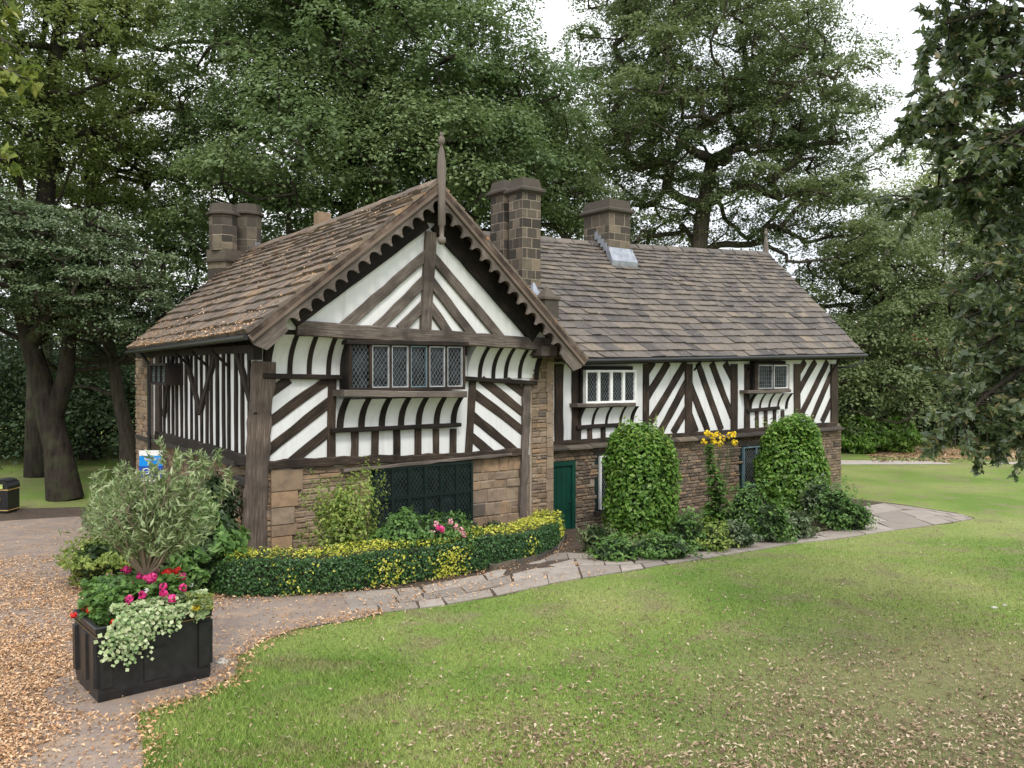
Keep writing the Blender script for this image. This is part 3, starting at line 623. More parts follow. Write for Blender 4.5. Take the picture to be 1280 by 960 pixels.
# door
da = -.02; db = PR.uv(714.5, 620, .1)[0]; dz0 = PR.uv(704, 677, .1)[1]
door = MB()
np_ = 6
for i in range(np_): x0 = da+(db-da)*i/np_; quadp(door, PR, x0+.004, x0+(db-da)/np_-.004, dz0, dz1-.1, .02, .085)
dr = door.obj('door', M['green_paint'], house)
f = MB(); quadp(f, PR, db, db+.11, dz0, dz1, .0, .125); quadp(f, PR, da-.08, db, dz1-.11, dz1, .0, .125); f.obj('door_frame', M['green_paint'], dr)
f = MB(); f.tube([PR.pt(db-.12, dz0+.95, .12), PR.pt(db-.05, dz0+.95, .12)], .012); f.obj('door_handle', M['iron'], dr)
box('doorstep', PR, da, db+.15, dz0-.2, dz0, 0, .45, 'ashlar')
# timbers of the wing
def rv_(name, x0, x1, y0=455, y1=553, **k):
    a, b = PR.uv((x0+x1)/2, y0), PR.uv((x0+x1)/2, y1); wdt = abs(PR.uv(x1, 500)[0]-PR.uv(x0, 500)[0]); mb = MB(); beam_mb(mb, PR, (a[0], a[1]), (b[0], b[1]), wdt, -.02, k.get('o1', .045)); return mb.obj(name, M[k.get('m', 'timber')], house)
rv_('post', 693, 703.5); rv_('post', 714, 725.5); rv_('stud', 803.5, 810.5, y1=547); rv_('post', 856, 864.5, y1=541, o1=.055); rv_('post', 913, 921, y1=539); rv_('stud', 930, 936, y1=537); rv_('post', 992, 999.5, y1=533); rv_('corner_post', 1037.5, 1045.5, y1=531, o1=.07)
for a, b in (((807, 467), (817, 452)), ((808, 499), (836, 453)), ((813, 528), (858, 453)), ((826, 540), (859, 478)), ((842, 541), (859, 511)),
             ((862, 478), (885.5, 539)), ((873, 454), (902.5, 537)), ((890, 454), (916, 521)), ((907, 454), (916, 472)), ((862, 517), (871, 540)),
             ((997, 469), (1007, 452)), ((997, 492), (1020, 452)), ((1000, 523), (1035, 452)), ((1014, 528), (1040, 467)), ((1028, 527), (1040, 500))):
    tim('brace', PR, a, b, .225, -.02, .030, rv=.1)
mb = MB(); a, b = PR.uv(692, 452), PR.uv(1045, 448); beam_mb(mb, PR, (-.3, 3.90), (wr1, 4.03), .22, -.05, .10, jit=.004); mb.obj('wall_plate', M['black_timber'], house)
# oriel windows of the wing
def wing_oriel(x0, x1, yt, yb, n, fm, inner, ycb, yrail, ribs, lows, lab, square, xl, xr):
    O = .24
    t0, t1 = PR.uv(x0, 480, O)[0], PR.uv(x1, 480, O)[0]; za, zb = PR.uv((x0+x1)/2, yb, O)[1], PR.uv((x0+x1)/2, yt, O)[1]
    box('window_box', PR, t0-.06, t1+.0, za, zb+.1, -.02, O-.11, 'black_timber')
    casement(PR, t0, t1, za, zb, O, n, .035, .045, fm, inner=inner, pw=.085, ph=.12, square=square, label=lab)
    tim('window_sill', PR, (xl, yb+3), (xr, yb+1.5), .09, 0, O+.07, m='grey_timber', jit=.004)
    tim('rail', PR, (xl, yrail), (xr-14, yrail-3.5), .10, 0, .10, m='black_timber', jit=.005)
    c0, c1 = PR.uv(xl+3, ycb)[0], PR.uv(xr-9, ycb)[0]; z0, z1 = PR.uv((x0+x1)/2, yrail-2)[1], PR.uv((x0+x1)/2, yb+5, O)[1]
    cove(c0, c1, z0, z1, .03, O, PR)
    for x in ribs: rib(PR.uv(x, ycb)[0], z0, z1, .03, O, .085, PR, pr=.02)
    for x, y in lows: tim('stud', PR, (x, yrail-1), (x, y), .15, o1=.04)
wing_oriel(732, 795, 462.5, 504, 4, 'white_paint', ['white_paint']*4, 530, 534.5, (722.5, 739.5, 756.5, 774, 789), ((721, 550), (738, 549), (755, 548), (773, 547)), 'white four light leaded window of the right wing', False, 722, 795)
wing_oriel(947, 986, 455, 487, 2, 'grey_timber', ['casement_grey', 'white_paint'], 511, 513.5, (937, 948.5, 960, 971, 982), ((936, 536), (947, 535.5), (958, 535), (969, 534), (979, 533.5)), 'small two light window with white right casement', True, 935, 989)
# ------------------------------------------------------------ roofs
def patch(A, B_, C_, D_, u, v):
    return A.lerp(B_, u).lerp(D_.lerp(C_, u), v)
def slates(name, A, B_, C_, D_, n, m, wr=(.3, .6), th=.035, sag=.05, thick=None, wave=.012):
    mb = MB(); Nn = (B_-A).cross(D_-A).normalized()
    if Nn.z < 0: Nn = -Nn
    vs_ = [0]; tot = 0; ws = [1.35-.7*i/n for i in range(n)]
    for k in ws: tot += k; vs_.append(tot)
    vs_ = [k/tot for k in vs_]; ph = random.uniform(0, 6)
    def P(u, v, h):
        s_ = -sag*math.sin(math.pi*min(1, max(0, u)))*(.4+.6*v)+wave*math.sin(u*17+ph+v*5)*.8
        return patch(A, B_, C_, D_, u, v)+ZV*s_+Nn*h
    for i in range(n):
        v0 = vs_[i]-(.012 if i else .0); v1 = min(1.0, vs_[i+1]+(vs_[i+1]-vs_[i])*.35); ln = (patch(A, B_, C_, D_, 1, vs_[i])-patch(A, B_, C_, D_, 0, vs_[i])).length
        u = 0
        while u < 1:
            wd = random.uniform(*wr)*(1.25-.4*i/n)/ln; u2 = min(1, u+wd)
            if 1-u2 < .4*wd: u2 = 1
            rv = min(1, max(0, random.betavariate(2.6, 2.8))); e = .006/ln; dv = random.uniform(-.10, .10)*(vs_[i+1]-vs_[i]); ht = th*random.uniform(.8, 1.5); tl_ = random.uniform(-.01, .01)
            a0, a1 = P(u+e, v0+dv*.5, ht+tl_+.02), P(u2-e, v0+dv*.5+random.uniform(-.02, .02)*(vs_[i+1]-vs_[i]), ht-tl_+.02); c1_, c0_ = P(u2-e, v1, .012), P(u+e, v1, .012)
            b0, b1 = P(u+e, v0+dv*.5, -.0), P(u2-e, v0+dv*.5, -.0); d1, d0 = P(u2-e, v1, -.01), P(u+e, v1, -.01)
            mb.hexa([a0, a1, c1_, c0_], [b0, b1, d1, d0], rv); u = u2
    return mb.obj(name, M[m], house)
def deck(A, B_, C_, D_, m='black_timber', th=.09):
    mb = MB(); Nn = (B_-A).cross(D_-A).normalized()
    if Nn.z < 0: Nn = -Nn
    def P(u, v, h):
        s_ = -.05*math.sin(math.pi*u)*(.4+.6*v); return patch(A, B_, C_, D_, u, v)+ZV*s_+Nn*h
    rows = [[P(i/10, j/4, -.015) for i in range(11)] for j in range(5)]; rows2 = [[P(i/10, j/4, -th) for i in range(11)] for j in range(5)]
    mb.grid(rows, smooth=False); mb.grid(rows2, smooth=False)
    per = [rows[0][i] for i in range(11)], [rows2[0][i] for i in range(11)]; mb.grid(per, smooth=False); mb.grid((rows[-1], rows2[-1]), smooth=False)
    mb.grid(([r[0] for r in rows], [r[0] for r in rows2]), smooth=False); mb.grid(([r[-1] for r in rows], [r[-1] for r in rows2]), smooth=False)
    return mb.obj('roof_deck', M[m], house)
def onplane_t(px, py, t):          # point seen at pixel lying on the vertical plane t = const of the house frame
    Pq = Plane((C0[0]+g2[0]*t, C0[1]+g2[1]*t), s2, g2); q, z = Pq.uv(px, py); return HP(t, q, z)
FOFF = .95
eL0 = HP(-.42, -FOFF, 4.235); eL1 = onplane_t(160, 437, -.42); rg0 = HP(TC, -FOFF, apx[1]+.06); rg1 = onplane_t(308, 314.5, TC)
slates('roof', eL0, eL1, rg1, rg0, 16, 'slate_warm', (.28, .55), th=.055)
deck(eL0, eL1, rg1, rg0, 'verge_timber')
eR0 = HP(verR[0]+.03, -FOFF, verR[1]); eR1 = HP(verR[0]+.03, 9.8, verR[1]+.1)
slates('roof', eR0, eR1, rg1, rg0, 16, 'slate_warm', (.3, .55), sag=.02)
deck(eR0, eR1, rg1, rg0, 'verge_timber')
# wing roof: eave plane .45 in front of PR
Pe1 = PR.uv(1079, 442, .5); Pe0 = PR.uv(735, 448, .5)
qe_ = REC-.5; tE = WT+Pe1[0]
E1 = HP(tE, qe_, Pe1[1]); tL = WT+Pe0[0]; sl_e = (Pe1[1]-Pe0[1])/(Pe1[0]-Pe0[0])
hd = 3.68
RG1 = HP(tE-.0, qe_+hd, 0); r_ = ray(960, 318); 
Pq = Plane((HP(0, qe_+hd, 0).x, HP(0, qe_+hd, 0).y), g2, n2); tr1, zr1 = Pq.uv(960, 317.5); tr0, zr0 = Pq.uv(670, 296)
def rzz(t): return zr0+(zr1-zr0)*(t-tr0)/(tr1-tr0)
RG1 = HP(tr1, qe_+hd, zr1); RG0 = HP(3.7, qe_+hd, rzz(3.7)+.05)
E0 = HP(7.25, qe_, Pe1[1]-sl_e*(tE-7.25))
slates('roof', E0, E1, RG1, RG0, 22, 'slate', (.24, .46), sag=.10, th=.045)
deck(E0, E1, RG1, RG0)
Eb1 = HP(tE, qe_+2*hd, Pe1[1]); Eb0 = HP(4, qe_+2*hd, Pe1[1])
slates('roof', Eb0, Eb1, RG1, RG0, 10, 'slate', (.6, 1.0), sag=.10); deck(Eb0, Eb1, RG1, RG0)
# ridge stones
def ridge(P0, P1, n, m, sag):
    mb = MB(); d = (P1-P0); ax = d.normalized(); sd_ = ax.cross(ZV).normalized()
    for i in range(n):
        f0, f1 = i/n, (i+1)/n-.003; fm = (f0+f1)/2; s_ = -sag*math.sin(math.pi*fm)+.03+random.uniform(-.008, .012); rv = random.uniform(.2, .8)
        ends = []
        for f_ in (f0, f1):
            p = P0+d*f_+ZV*(s_); ends.append([p+sd_*.19-ZV*.13, p+sd_*.17-ZV*.07, p+sd_*.03+ZV*.055, p-sd_*.03+ZV*.055, p-sd_*.17-ZV*.07, p-sd_*.19-ZV*.13])
        mb.grid(ends, rv, closed=True, smooth=False); mb.face(ends[0][::-1], rv); mb.face(ends[1], rv)
    return mb.obj('ridge', M[m], house)
ridge(rg0+SV*.05, rg1, 18, 'slate_warm', .05); ridge(HP(4.2, qe_+hd, rzz(4.2)+.03), RG1, 24, 'slate', .10)
# ------------------------------------------------------------ bargeboards with scalloped edge
def barge(a, b, off, side):
    a, b = Vector(a), Vector(b); d = (b-a); ln = d.length; d /= ln; nn = Vector((d.y, -d.x)) if side > 0 else Vector((-d.y, d.x))
    if nn.y > 0: nn = -nn
    n = 14; pitch = (ln-.75)/n; top = []; low = []; W = .36; rr = pitch*.41
    pts = [(0, 0), (ln, 0)]
    lowp = [(ln, W)]
    for i in range(n):
        c = ln-.12-(i+.5)*pitch; lowp.append((c+rr+.012, W))
        for k in range(1, 8):
            an = math.pi*k/8; lowp.append((c+rr*math.cos(an)*1.03, W-rr*1.25*math.sin(an)))
        lowp.append((c-rr-.012, W))
    lowp.append((.42, W+.03)); lowp.append((.12, W+.04)); lowp.append((.0, W*.55))
    poly = [(0, 0)]+[(ln, 0)]+lowp
    P3 = [PG.pt(*(a+d*x+nn*y), off) for x, y in poly]
    mb = MB(); mb.slab(P3, NV*.06, .35)
    for i in range(len(mb.f)): mb.uv[i] = [(Vector(mb.v[k]).dot(GV)*d.x+mb.v[k][2]*d.y, Vector(mb.v[k]).dot(GV)*nn.x+mb.v[k][2]*nn.y) for k in mb.f[i]]
    bo = mb.obj('bargeboard', M['grey_timber'], house, merge=True)
    mb = MB(); aa = a+nn*.055; bb = b+nn*.055; beam_mb(mb, PG, aa, bb, .14, off-.06, off+.045, jit=.004, rv=.9); mb.obj('verge_fillet', M['verge_timber'], bo)
    # soffit behind the board
    return bo
bl = Vector((verL[0]-.02, verL[1]-.04)); ap = Vector((TC, apx[1]+.0)); br = Vector((verR[0]+.02, verR[1]-.05))
barge(bl, ap, .90, 1); barge(br, ap, .897, -1)
# finial of the gable
def finial(base, s, m, pend=True):
    mb = MB(); pr = [(.0, 1.42), (.035, 1.41), (.045, 1.36), (.03, 1.33), (.065, 1.30), (.075, 1.24), (.07, 1.18), (.035, 1.15), (.03, 1.10), (.05, 1.06), (.085, .85), (.10, .62), (.085, .3), (.08, 0)]
    if pend: pr += [(.085, -.55), (.06, -.58), (.05, -.72), (.045, -.80), (.085, -.83), (.09, -.92), (.05, -.97), (0, -.98)]
    mb.lathe(base, [(a*s, z*s) for a, z in pr], 10, .9); return mb.obj('finial', M[m], house)
fa, fz_ = PG.uv(552, 232, .97); p = PG.pt(fa, 0, .97); ztop = PG.uv(552, 165, .97)[1]; zb_ = PG.uv(552, 306, .97)[1]
finial(Vector((p.x, p.y, zb_+.98*(ztop-zb_)/2.40)), (ztop-zb_)/2.40, 'grey_timber')
q = HP(tr1-.12, qe_+hd, zr1); zt = Pq.uv(949, 284)[1]; finial(Vector((q.x, q.y, zt-1.42*1.0)), 1.0, 'grey_timber', False)
# ------------------------------------------------------------ gutters and downpipes
def gutter(pts, r=.055):
    mb = MB(); mb.tube(pts, r, 8); return mb.obj('gutter', M['iron'], house)
gutter([eL0-GV*.03-ZV*.07+SV*.05, eL1-GV*.03-ZV*.07]); gutter([E0+NV*.05-ZV*.06+GV*.15, E1+NV*.05-ZV*.06+GV*.12])
mb = MB(); beam_mb(mb, PR, (Pe0[0]-.3, Pe0[1]-.10), (Pe1[0], Pe1[1]-.10), .12, .38, .44, jit=0); mb.obj('fascia', M['black_timber'], house)
dq = PW.uv(187.5, 500, .1)[0]; mb = MB(); mb.tube([PW.pt(dq, 4.05, .35), PW.pt(dq, 3.75, .12), PW.pt(dq, -.3, .12)], .05, 8); mb.obj('downpipe', M['iron'], house)
a = PR.pt(Pe1[0]+.02, Pe1[1]-.08, .5); b = PR.pt(wr1+.12, Pe1[1]-.45, .12); mb = MB(); mb.tube([a, a-ZV*.18, a.lerp(b, .5)-ZV*.16, b, b+SV*.4-ZV*.05], .035, 8); mb.obj('downpipe', M['iron'], house)
mb = MB(); mb.box((PG.pt(verR[0]-.15, verR[1]-.02, .3)), .3, .12, .06, TH); mb.box((PG.pt(verR[0]+.12, verR[1]-.02, .25)), .25, .10, .05, TH); mb.obj('gutter', M['iron'], house)
# eave struts
for x in (240, 262, 288):
    a = PW.uv(x, 458); mb = MB(); mb.tube([PW.pt(a[0], a[1], .04), PW.pt(a[0]+.05, 3.98, .36)], .03, 5); mb.obj('strut', M['black_timber'], house)
for x0, y0, x1, y1 in ((866, 463, 877, 450), (933, 463, 941, 449), (1035, 470, 1062, 450)):
    a = PR.uv(x0, y0); mb = MB(); mb.tube([PR.pt(a[0], a[1], .05), PR.pt(a[0]+.1, 4.02, .40)], .03, 5); mb.obj('strut', M['black_timber'], house)
# ------------------------------------------------------------ chimneys
def ashlar_shaft(mb, c, sx, sy, z0, z1, ch=.26, gap=.024):
    """shaft of squared blocks round a mortar core; c = plan centre, sx along the gable direction"""
    z = z0; k = 0
    while z < z1-.02:
        h = min(random.uniform(.8, 1.15)*ch, z1-z)
        if z1-z-h < ch*.4: h = z1-z
        cz = z+h/2
        for ax in (0, 1):
            ln = (sx, sy)[ax]; dp = (sy, sx)[ax]; n = max(1, round(ln/.36))
            cuts = sorted([0, 1]+[(i+(.5 if (k+ax) % 2 else 0)+random.uniform(-.12, .12))/n for i in range(1, n)]+([.5/n] if (k+ax) % 2 else []))
            for sgn in (-1, 1):
                for i in range(len(cuts)-1):
                    a0, a1 = (cuts[i]-.5)*ln+gap/2, (cuts[i+1]-.5)*ln-gap/2; th = .07
                    off = sgn*(dp/2-th/2)+sgn*random.uniform(-.003, .005)
                    v = (GV, SV)[ax]; w_ = (SV, GV)[ax]; m_ = c+v*((a0+a1)/2)+w_*off; mb.box((m_.x, m_.y, cz), a1-a0 if ax == 0 else th, th if ax == 0 else a1-a0, h-gap, TH, random.random())
        z += h; k += 1
def frust(mb, c, sx0, sy0, sx1, sy1, z0, z1, r=.3):
    def ring(sx, sy, z): return [c+GV*(a*sx/2)+SV*(b*sy/2)+ZV*z for a, b in ((-1, -1), (1, -1), (1, 1), (-1, 1))]
    a, b = ring(sx0, sy0, z0), ring(sx1, sy1, z1); mb.hexa(a, b, r)
def shaftcap(par, c, sx, sy, z, h, m='ashlar'):
    mb = MB(); frust(mb, c, sx+.04, sy+.04, sx+.20, sy+.20, z, z+.06); frust(mb, c, sx+.20, sy+.20, sx+.20, sy+.20, z+.062, z+.12); frust(mb, c, sx+.16, sy+.16, sx+.02, sy+.02, z+.122, z+.18)
    frust(mb, c, sx+.02, sy+.02, sx-.06, sy-.06, z+.182, z+h); frust(mb, c, sx-.22, sy-.22, sx-.22, sy-.22, z+h, z+h+.004, 0.); return mb.obj('chimney_cap', M[m], par)
def hz(c, y): return CH+(YH-y)*c.y/F
def chim(c, sx, sy, ztop, zbot, caph, lead=None):
    mb = MB(); c = Vector((c.x, c.y, 0)); ashlar_shaft(mb, c, sx, sy, zbot, ztop-caph); o_ = mb.obj('chimney', M['ashlar'], house)
    k = MB(); frust(k, c, sx-.014, sy-.014, sx-.014, sy-.014, zbot, ztop-caph+.01); k.obj('chimney_core', M['mortar'], o_)
    shaftcap(o_, c, sx, sy, ztop-caph, caph); return o_
# tall pair at the valley
c1 = at(656, 300, 22.2); chim(c1, .60, .60, hz(c1, 226), 4.2, .40)
c2 = at(631, 300, 22.9); chim(c2, .52, .60, hz(c2, 229), 4.2, .40)
mb = MB(); c3 = at(683, 372, 21.4); c3.z = 0; zz = hz(c3, 375); frust(mb, c3, .44, .44, .44, .44, zz-1.0, zz); frust(mb, c3, .52, .52, .52, .52, zz+.001, zz+.06, .6); frust(mb, c3, .40, .40, .03, .03, zz+.061, zz+.34, .5); mb.obj('chimney_shoulder', M['ashlar'], house)
mb = MB(); c4 = at(667, 356, 21.6); c4.z = 0; zz = hz(c4, 372); frust(mb, c4, .30, .30, .03, .03, zz, zz+.38); mb.obj('flashing', M['lead'], house)
# ridge chimney of the wing
c5 = HP(0, qe_+hd-.15, 0); tt, _ = Pq.uv(757, 300); c5 = HP(tt, qe_+hd-.05, 0); chim(c5, .86, 1.15, hz(c5, 254), 6.3, .42)
mb = MB(); fr_ = c5-SV*(.62)
zf = rzz(tt)-.62*.98
def roofz(q): return Pe1[1]+(zr1-Pe1[1])*(q-qe_)/hd-.06
a = [fr_+GV*sx_ for sx_ in (-.50, .50)]; q0 = qe_+hd-.67
mb.hexa([HP(tt-.52, q0-.20, roofz(q0-.2)-.02), HP(tt+.52, q0-.20, roofz(q0-.2)-.02), HP(tt+.48, q0+.03, roofz(q0)+.20), HP(tt-.48, q0+.03, roofz(q0)+.20)], [HP(tt-.52, q0-.17, roofz(q0-.2)-.2), HP(tt+.52, q0-.17, roofz(q0-.2)-.2), HP(tt+.48, q0+.08, roofz(q0)-.1), HP(tt-.48, q0+.08, roofz(q0)-.1)])
for sgx in (-1, 1):
    for k_ in range(5):
        qq = q0+k_*.13; mb.box(HP(tt+sgx*.45, qq+.06, roofz(qq)+.09), .03, .13, .24, TH)
mb.obj('flashing', M['lead'], house)
# twin chimney at the back gable
c6 = at(279, 300, 25.3); c7 = at(310, 300, 26.2)
zsh = hz((c6+c7)/2, 316)
for c_ in (c6, c7):
    c_ = Vector((c_.x, c_.y, 0)); o_ = None; mb = MB(); z = zsh; k = 0; r8 = .40
    def ring8(r, z): return [c_+(GV*math.cos(R(22.5+45*i))+SV*math.sin(R(22.5+45*i)))*r+ZV*z for i in range(8)]
    zt_ = hz(c_, 272)
    for zz0_, zz1_ in ((zsh, zsh+.42), (zsh+.43, zt_)):
        nc = 2
        for cc in range(nc):
            za_, zb__ = zz0_+(zz1_-zz0_)*cc/nc+.012, zz0_+(zz1_-zz0_)*(cc+1)/nc-.012
            for i in range(8):
                p0, p1 = ring8(r8, 0)[i], ring8(r8, 0)[(i+1) % 8]; a_, b__ = p0.lerp(p1, .03 if (i+cc) % 2 else -.0), p0.lerp(p1, .97 if (i+cc) % 2 == 0 else 1.0); inn = (c_-(p0+p1)/2).normalized()*.04
                rv = random.random(); q4 = [a_+ZV*za_, b__+ZV*za_, b__+ZV*zb__, a_+ZV*zb__]; mb.hexa(q4, [v+inn for v in q4], rv)
    o_ = mb.obj('chimney', M['ashlar'], house); kc = MB(); kc.grid([ring8(r8-.014, zsh-.02), ring8(r8-.014, zt_+.01)], 0, True, False); kc.obj('chimney_core', M['mortar'], o_)
    k = MB(); prof = [(r8+.0, zt_), (r8+.09, zt_+.04), (r8+.09, zt_+.10), (r8+.01, zt_+.14), (r8-.03, zt_+.36), (r8-.15, zt_+.37), (.02, zt_+.36)]
    k.grid([ring8(a_, z_) for a_, z_ in prof], .3, True, False); k.obj('chimney_cap', M['ashlar'], o_)
mid = (c6+c7)/2; mid.z = 0; ang = math.atan2((c7-c6).y, (c7-c6).x)
mb = MB(); zl_ = hz(mid, 331); z = 3.5
while z < zl_: mb.box((mid.x, mid.y, z+.14), 1.55, .72, .27, ang, random.random()); z += .28
mb.box((mid.x, mid.y, zl_+.03), 1.68, .86, .06, ang, .2); mb.box((mid.x, mid.y, (zl_+.06+zsh)/2), 1.58, .76, zsh-zl_-.06, ang, .6)
mb.obj('chimney_base', M['ashlar'], house)
qn_ = Plane((C0[0], C0[1]), s2, (-g2[0], -g2[1]))
mb = MB()
Lz = (mid+Vector((math.cos(ang-math.pi/2), math.sin(ang-math.pi/2), 0))*.375)
for i in range(7):
    x = -.62+i*.19; zz = hz(mid, 347)+i*.155; h = .32; pc = Lz+Vector((math.cos(ang), math.sin(ang), 0))*x
    mb.box((pc.x, pc.y, zz+.02), .20, .03, h, ang)
mb.obj('flashing', M['lead'], house)
c8 = at(403, 272, 24.5); c8.z = 0; mb = MB(); frust(mb, c8, .42, .42, .36, .36, 6.6, hz(c8, 267), .9); mb.obj('chimney_stub', M['stone'], house)
# ------------------------------------------------------------ foliage machinery
def unit(a): return a/np.maximum(np.linalg.norm(a, axis=1, keepdims=True), 1e-9)
def rdir(n): return unit(rng.normal(size=(n, 3)))
def quads_obj(name, V, rnd, mat_, parent, nv=4):
    """V: (N, nv, 3) polygons"""
    n = len(V); o0 = np.array(ORG.get(parent.name, Vector())) if parent else np.zeros(3)
    me = bpy.data.meshes.new(name); me.vertices.add(n*nv); me.loops.add(n*nv); me.polygons.add(n)
    me.vertices.foreach_set('co', (V-o0).astype(np.float32).ravel()); me.loops.foreach_set('vertex_index', np.arange(n*nv, dtype=np.int32))
    me.polygons.foreach_set('loop_start', np.arange(0, n*nv, nv, dtype=np.int32))
    try: me.polygons.foreach_set('loop_total', np.full(n, nv, dtype=np.int32))
    except Exception: pass
    a = me.attributes.new('rnd', 'FLOAT', 'FACE'); a.data.foreach_set('value', rnd.astype(np.float32)); me.update(); me.validate()
    return link(name, me, mat_, parent)
def leafV(C, Nn, S, asp=.5, along=None, fold=.12):
    n = len(C); t = rdir(n) if along is None else along; t = unit(t-Nn*np.sum(t*Nn, 1, keepdims=True)); b = np.cross(Nn, t); S = S[:, None]
    up = Nn*S*fold
    return np.stack([C-t*S*.5, C+b*S*asp*.5+up-t*S*.05, C+t*S*.5, C-b*S*asp*.5+up-t*S*.05], 1)
def leaves(name, C, Nn, S, mat_, parent=None, asp=.5, along=None, rnd=None, fold=.12):
    return quads_obj(name, leafV(C, Nn, S, asp, along, fold), rng.random(len(C)) if rnd is None else rnd, mat_, parent)
def clumps_pts(cen, rad, per, flat=.5, top=.65):
    """leaves of domed clumps: dense on the upper surface, thin below"""
    k = len(cen); n = k*per; ci = np.repeat(np.arange(k), per); d = rdir(n); fl = rng.random(n) < top; d[fl, 2] = np.abs(d[fl, 2])
    r = (.70+.36*rng.random(n)**.7); lump = 1+.22*np.sin(d[:, 0]*5+ci)+.18*np.sin(d[:, 1]*7+ci*1.7)
    rr = rad[ci]*r*lump; P = cen[ci]+d*np.stack([rr, rr, rr*flat], 1); Nn = unit(d*.6+np.array([0, 0, .75])+rng.normal(size=(n, 3))*.38)
    return P, Nn, ci
LS, LP = .60, 2.6
def tree(name, label, base, trunk, blobs, nclump, crad, per, lsize, lmat, bmat='bark', tr=.4, flat=.5, asp=.62, top=.65, group=None, thin=1.0, seed=1, rb=.028, hollow=.55, maxr=None, lowcut=None):
    """trunk: list of points (first = base); blobs: (centre, (rx, ry, rz), weight)"""
    global rng
    keep = rng; rng = np.random.default_rng(seed); lsize = max(.085, lsize*LS); per = int(per*(LP if lsize > .09 else 1.2))
    root = empty(name, base, label, 'tree', group)
    wts = np.array([b[2]*(b[1][0]*b[1][1]*b[1][2])**(2/3) for b in blobs]); cnt = np.maximum(2, (wts/wts.sum()*nclump).astype(int)); cs = []
    for (c, r, w_), k in zip(blobs, cnt):
        # best-candidate points: evenly spread clumps
        pts = []
        cand = rdir(k*12)*((hollow**3+(1-hollow**3)*rng.random(k*12))**(1/3))[:, None]
        for i in range(k):
            sub = cand[i*12:(i+1)*12]
            if not pts: pts.append(sub[0]); continue
            dd = np.min(np.linalg.norm(sub[:, None]-np.array(pts)[None], axis=2), 1); pts.append(sub[np.argmax(dd)])
        cs.append(np.array(pts)*np.array(r)+np.array(c))
    cen = np.concatenate(cs); rad = crad*(.65+.7*rng.random(len(cen)))
    P, Nn, ci = clumps_pts(cen, rad, per, flat, top)
    if lowcut is not None: kk = P[:, 2] > lowcut; P, Nn, ci = P[kk], Nn[kk], ci[kk]
    S = lsize*(.6+.8*rng.random(len(P))); cr = rng.random(len(cen))
    rnd = np.clip(.4*rng.random(len(P))+.6*cr[ci], 0, 1)
    leaves('crown', P, Nn, S, M[lmat], root, asp, rnd=rnd)
    # limbs
    nodes = [Vector(p) for p in trunk]; par = [-1]+list(range(len(trunk)-1)); leafn = []
    order = np.argsort(np.linalg.norm(cen-np.array(trunk[-1]), axis=1))
    for i in order:
        c = Vector(cen[i]); best, bi = 1e9, 0
        A = np.array([tuple(q) for q in nodes[1:]]); dv = np.array(c)-A; dist = np.linalg.norm(dv, axis=1); cost = dist+np.maximum(0, -dv[:, 2])*1.6+np.where(np.arange(len(A)) < len(trunk)-1, 0, .8)
        bi = int(np.argmin(cost))+1; a = nodes[bi]; ln = (c-a).length
        if ln > 1.6:
            m1 = a.lerp(c, .5)+Vector(rng.normal(size=3))*ln*.07-Vector((0, 0, ln*.05)); nodes.append(m1); par.append(bi); bi = len(nodes)-1
        nodes.append(c-Vector((0, 0, rad[i]*flat*.3))); par.append(bi); leafn.append(len(nodes)-1)
        for _ in range(2):
            e = c+Vector(rdir(1)[0])*rad[i]*.7; nodes.append(e); par.append(leafn[-1]); leafn.append(len(nodes)-1) if False else None
    wt = np.ones(len(nodes))
    for i in range(len(nodes)-1, 0, -1): wt[par[i]] += wt[i]
    rads = rb*np.sqrt(wt)*.9; nt_ = len(trunk)
    sc = tr/rads[0]; 
    for i in range(nt_): rads[i] = max(rads[i], tr*(1-.5*i/max(1, nt_-1)))
    rads = np.minimum(rads, tr*.7 if maxr is None else maxr); rads[:nt_] = [tr*(1.25 if i == 0 else 1-.45*i/max(1, nt_-1)) for i in range(nt_)]
    tb = MB(); tb.tube(trunk, list(rads[:nt_]), 12, rng.random(), smooth=True); 
    tb.obj('trunk', M[bmat], root)
    lb = MB()
    for i in range(nt_, len(nodes)):
        p = par[i]; r0 = min(rads[p], rads[i]*1.35)*.95
        lb.tube([nodes[p], nodes[p].lerp(nodes[i], .5)+Vector(rng.normal(size=3))*.03*(nodes[i]-nodes[p]).length, nodes[i]], [r0, (r0+rads[i])/2, rads[i]], 5, .5, cap=False)
    lb.obj('limbs', M[bmat], root); rng = keep
    return root
def W(px, py, d): return tuple(at(px, py, d))
def m_px(px, d): return px*d/F
def blob(px, py, d, wpx, hpx, dep=None, w_=1.0):
    rx, rz_ = m_px(wpx/2, d), m_px(hpx/2, d); return (W(px, py, d), (rx, dep or rx, rz_), w_)
def tpath(pts, d): return [W(x, y, d) for x, y in pts]
# ------------------------------------------------------------ trees
def base_at(px, d): p = at(px, 462, d); return (p.x, p.y, gz(p.x, p.y))
def trunk_at(px, d, up, dd=0): b = base_at(px, d); return [(b[0], b[1], b[2]-.2)]+[W(x, y, d) for x, y in up]
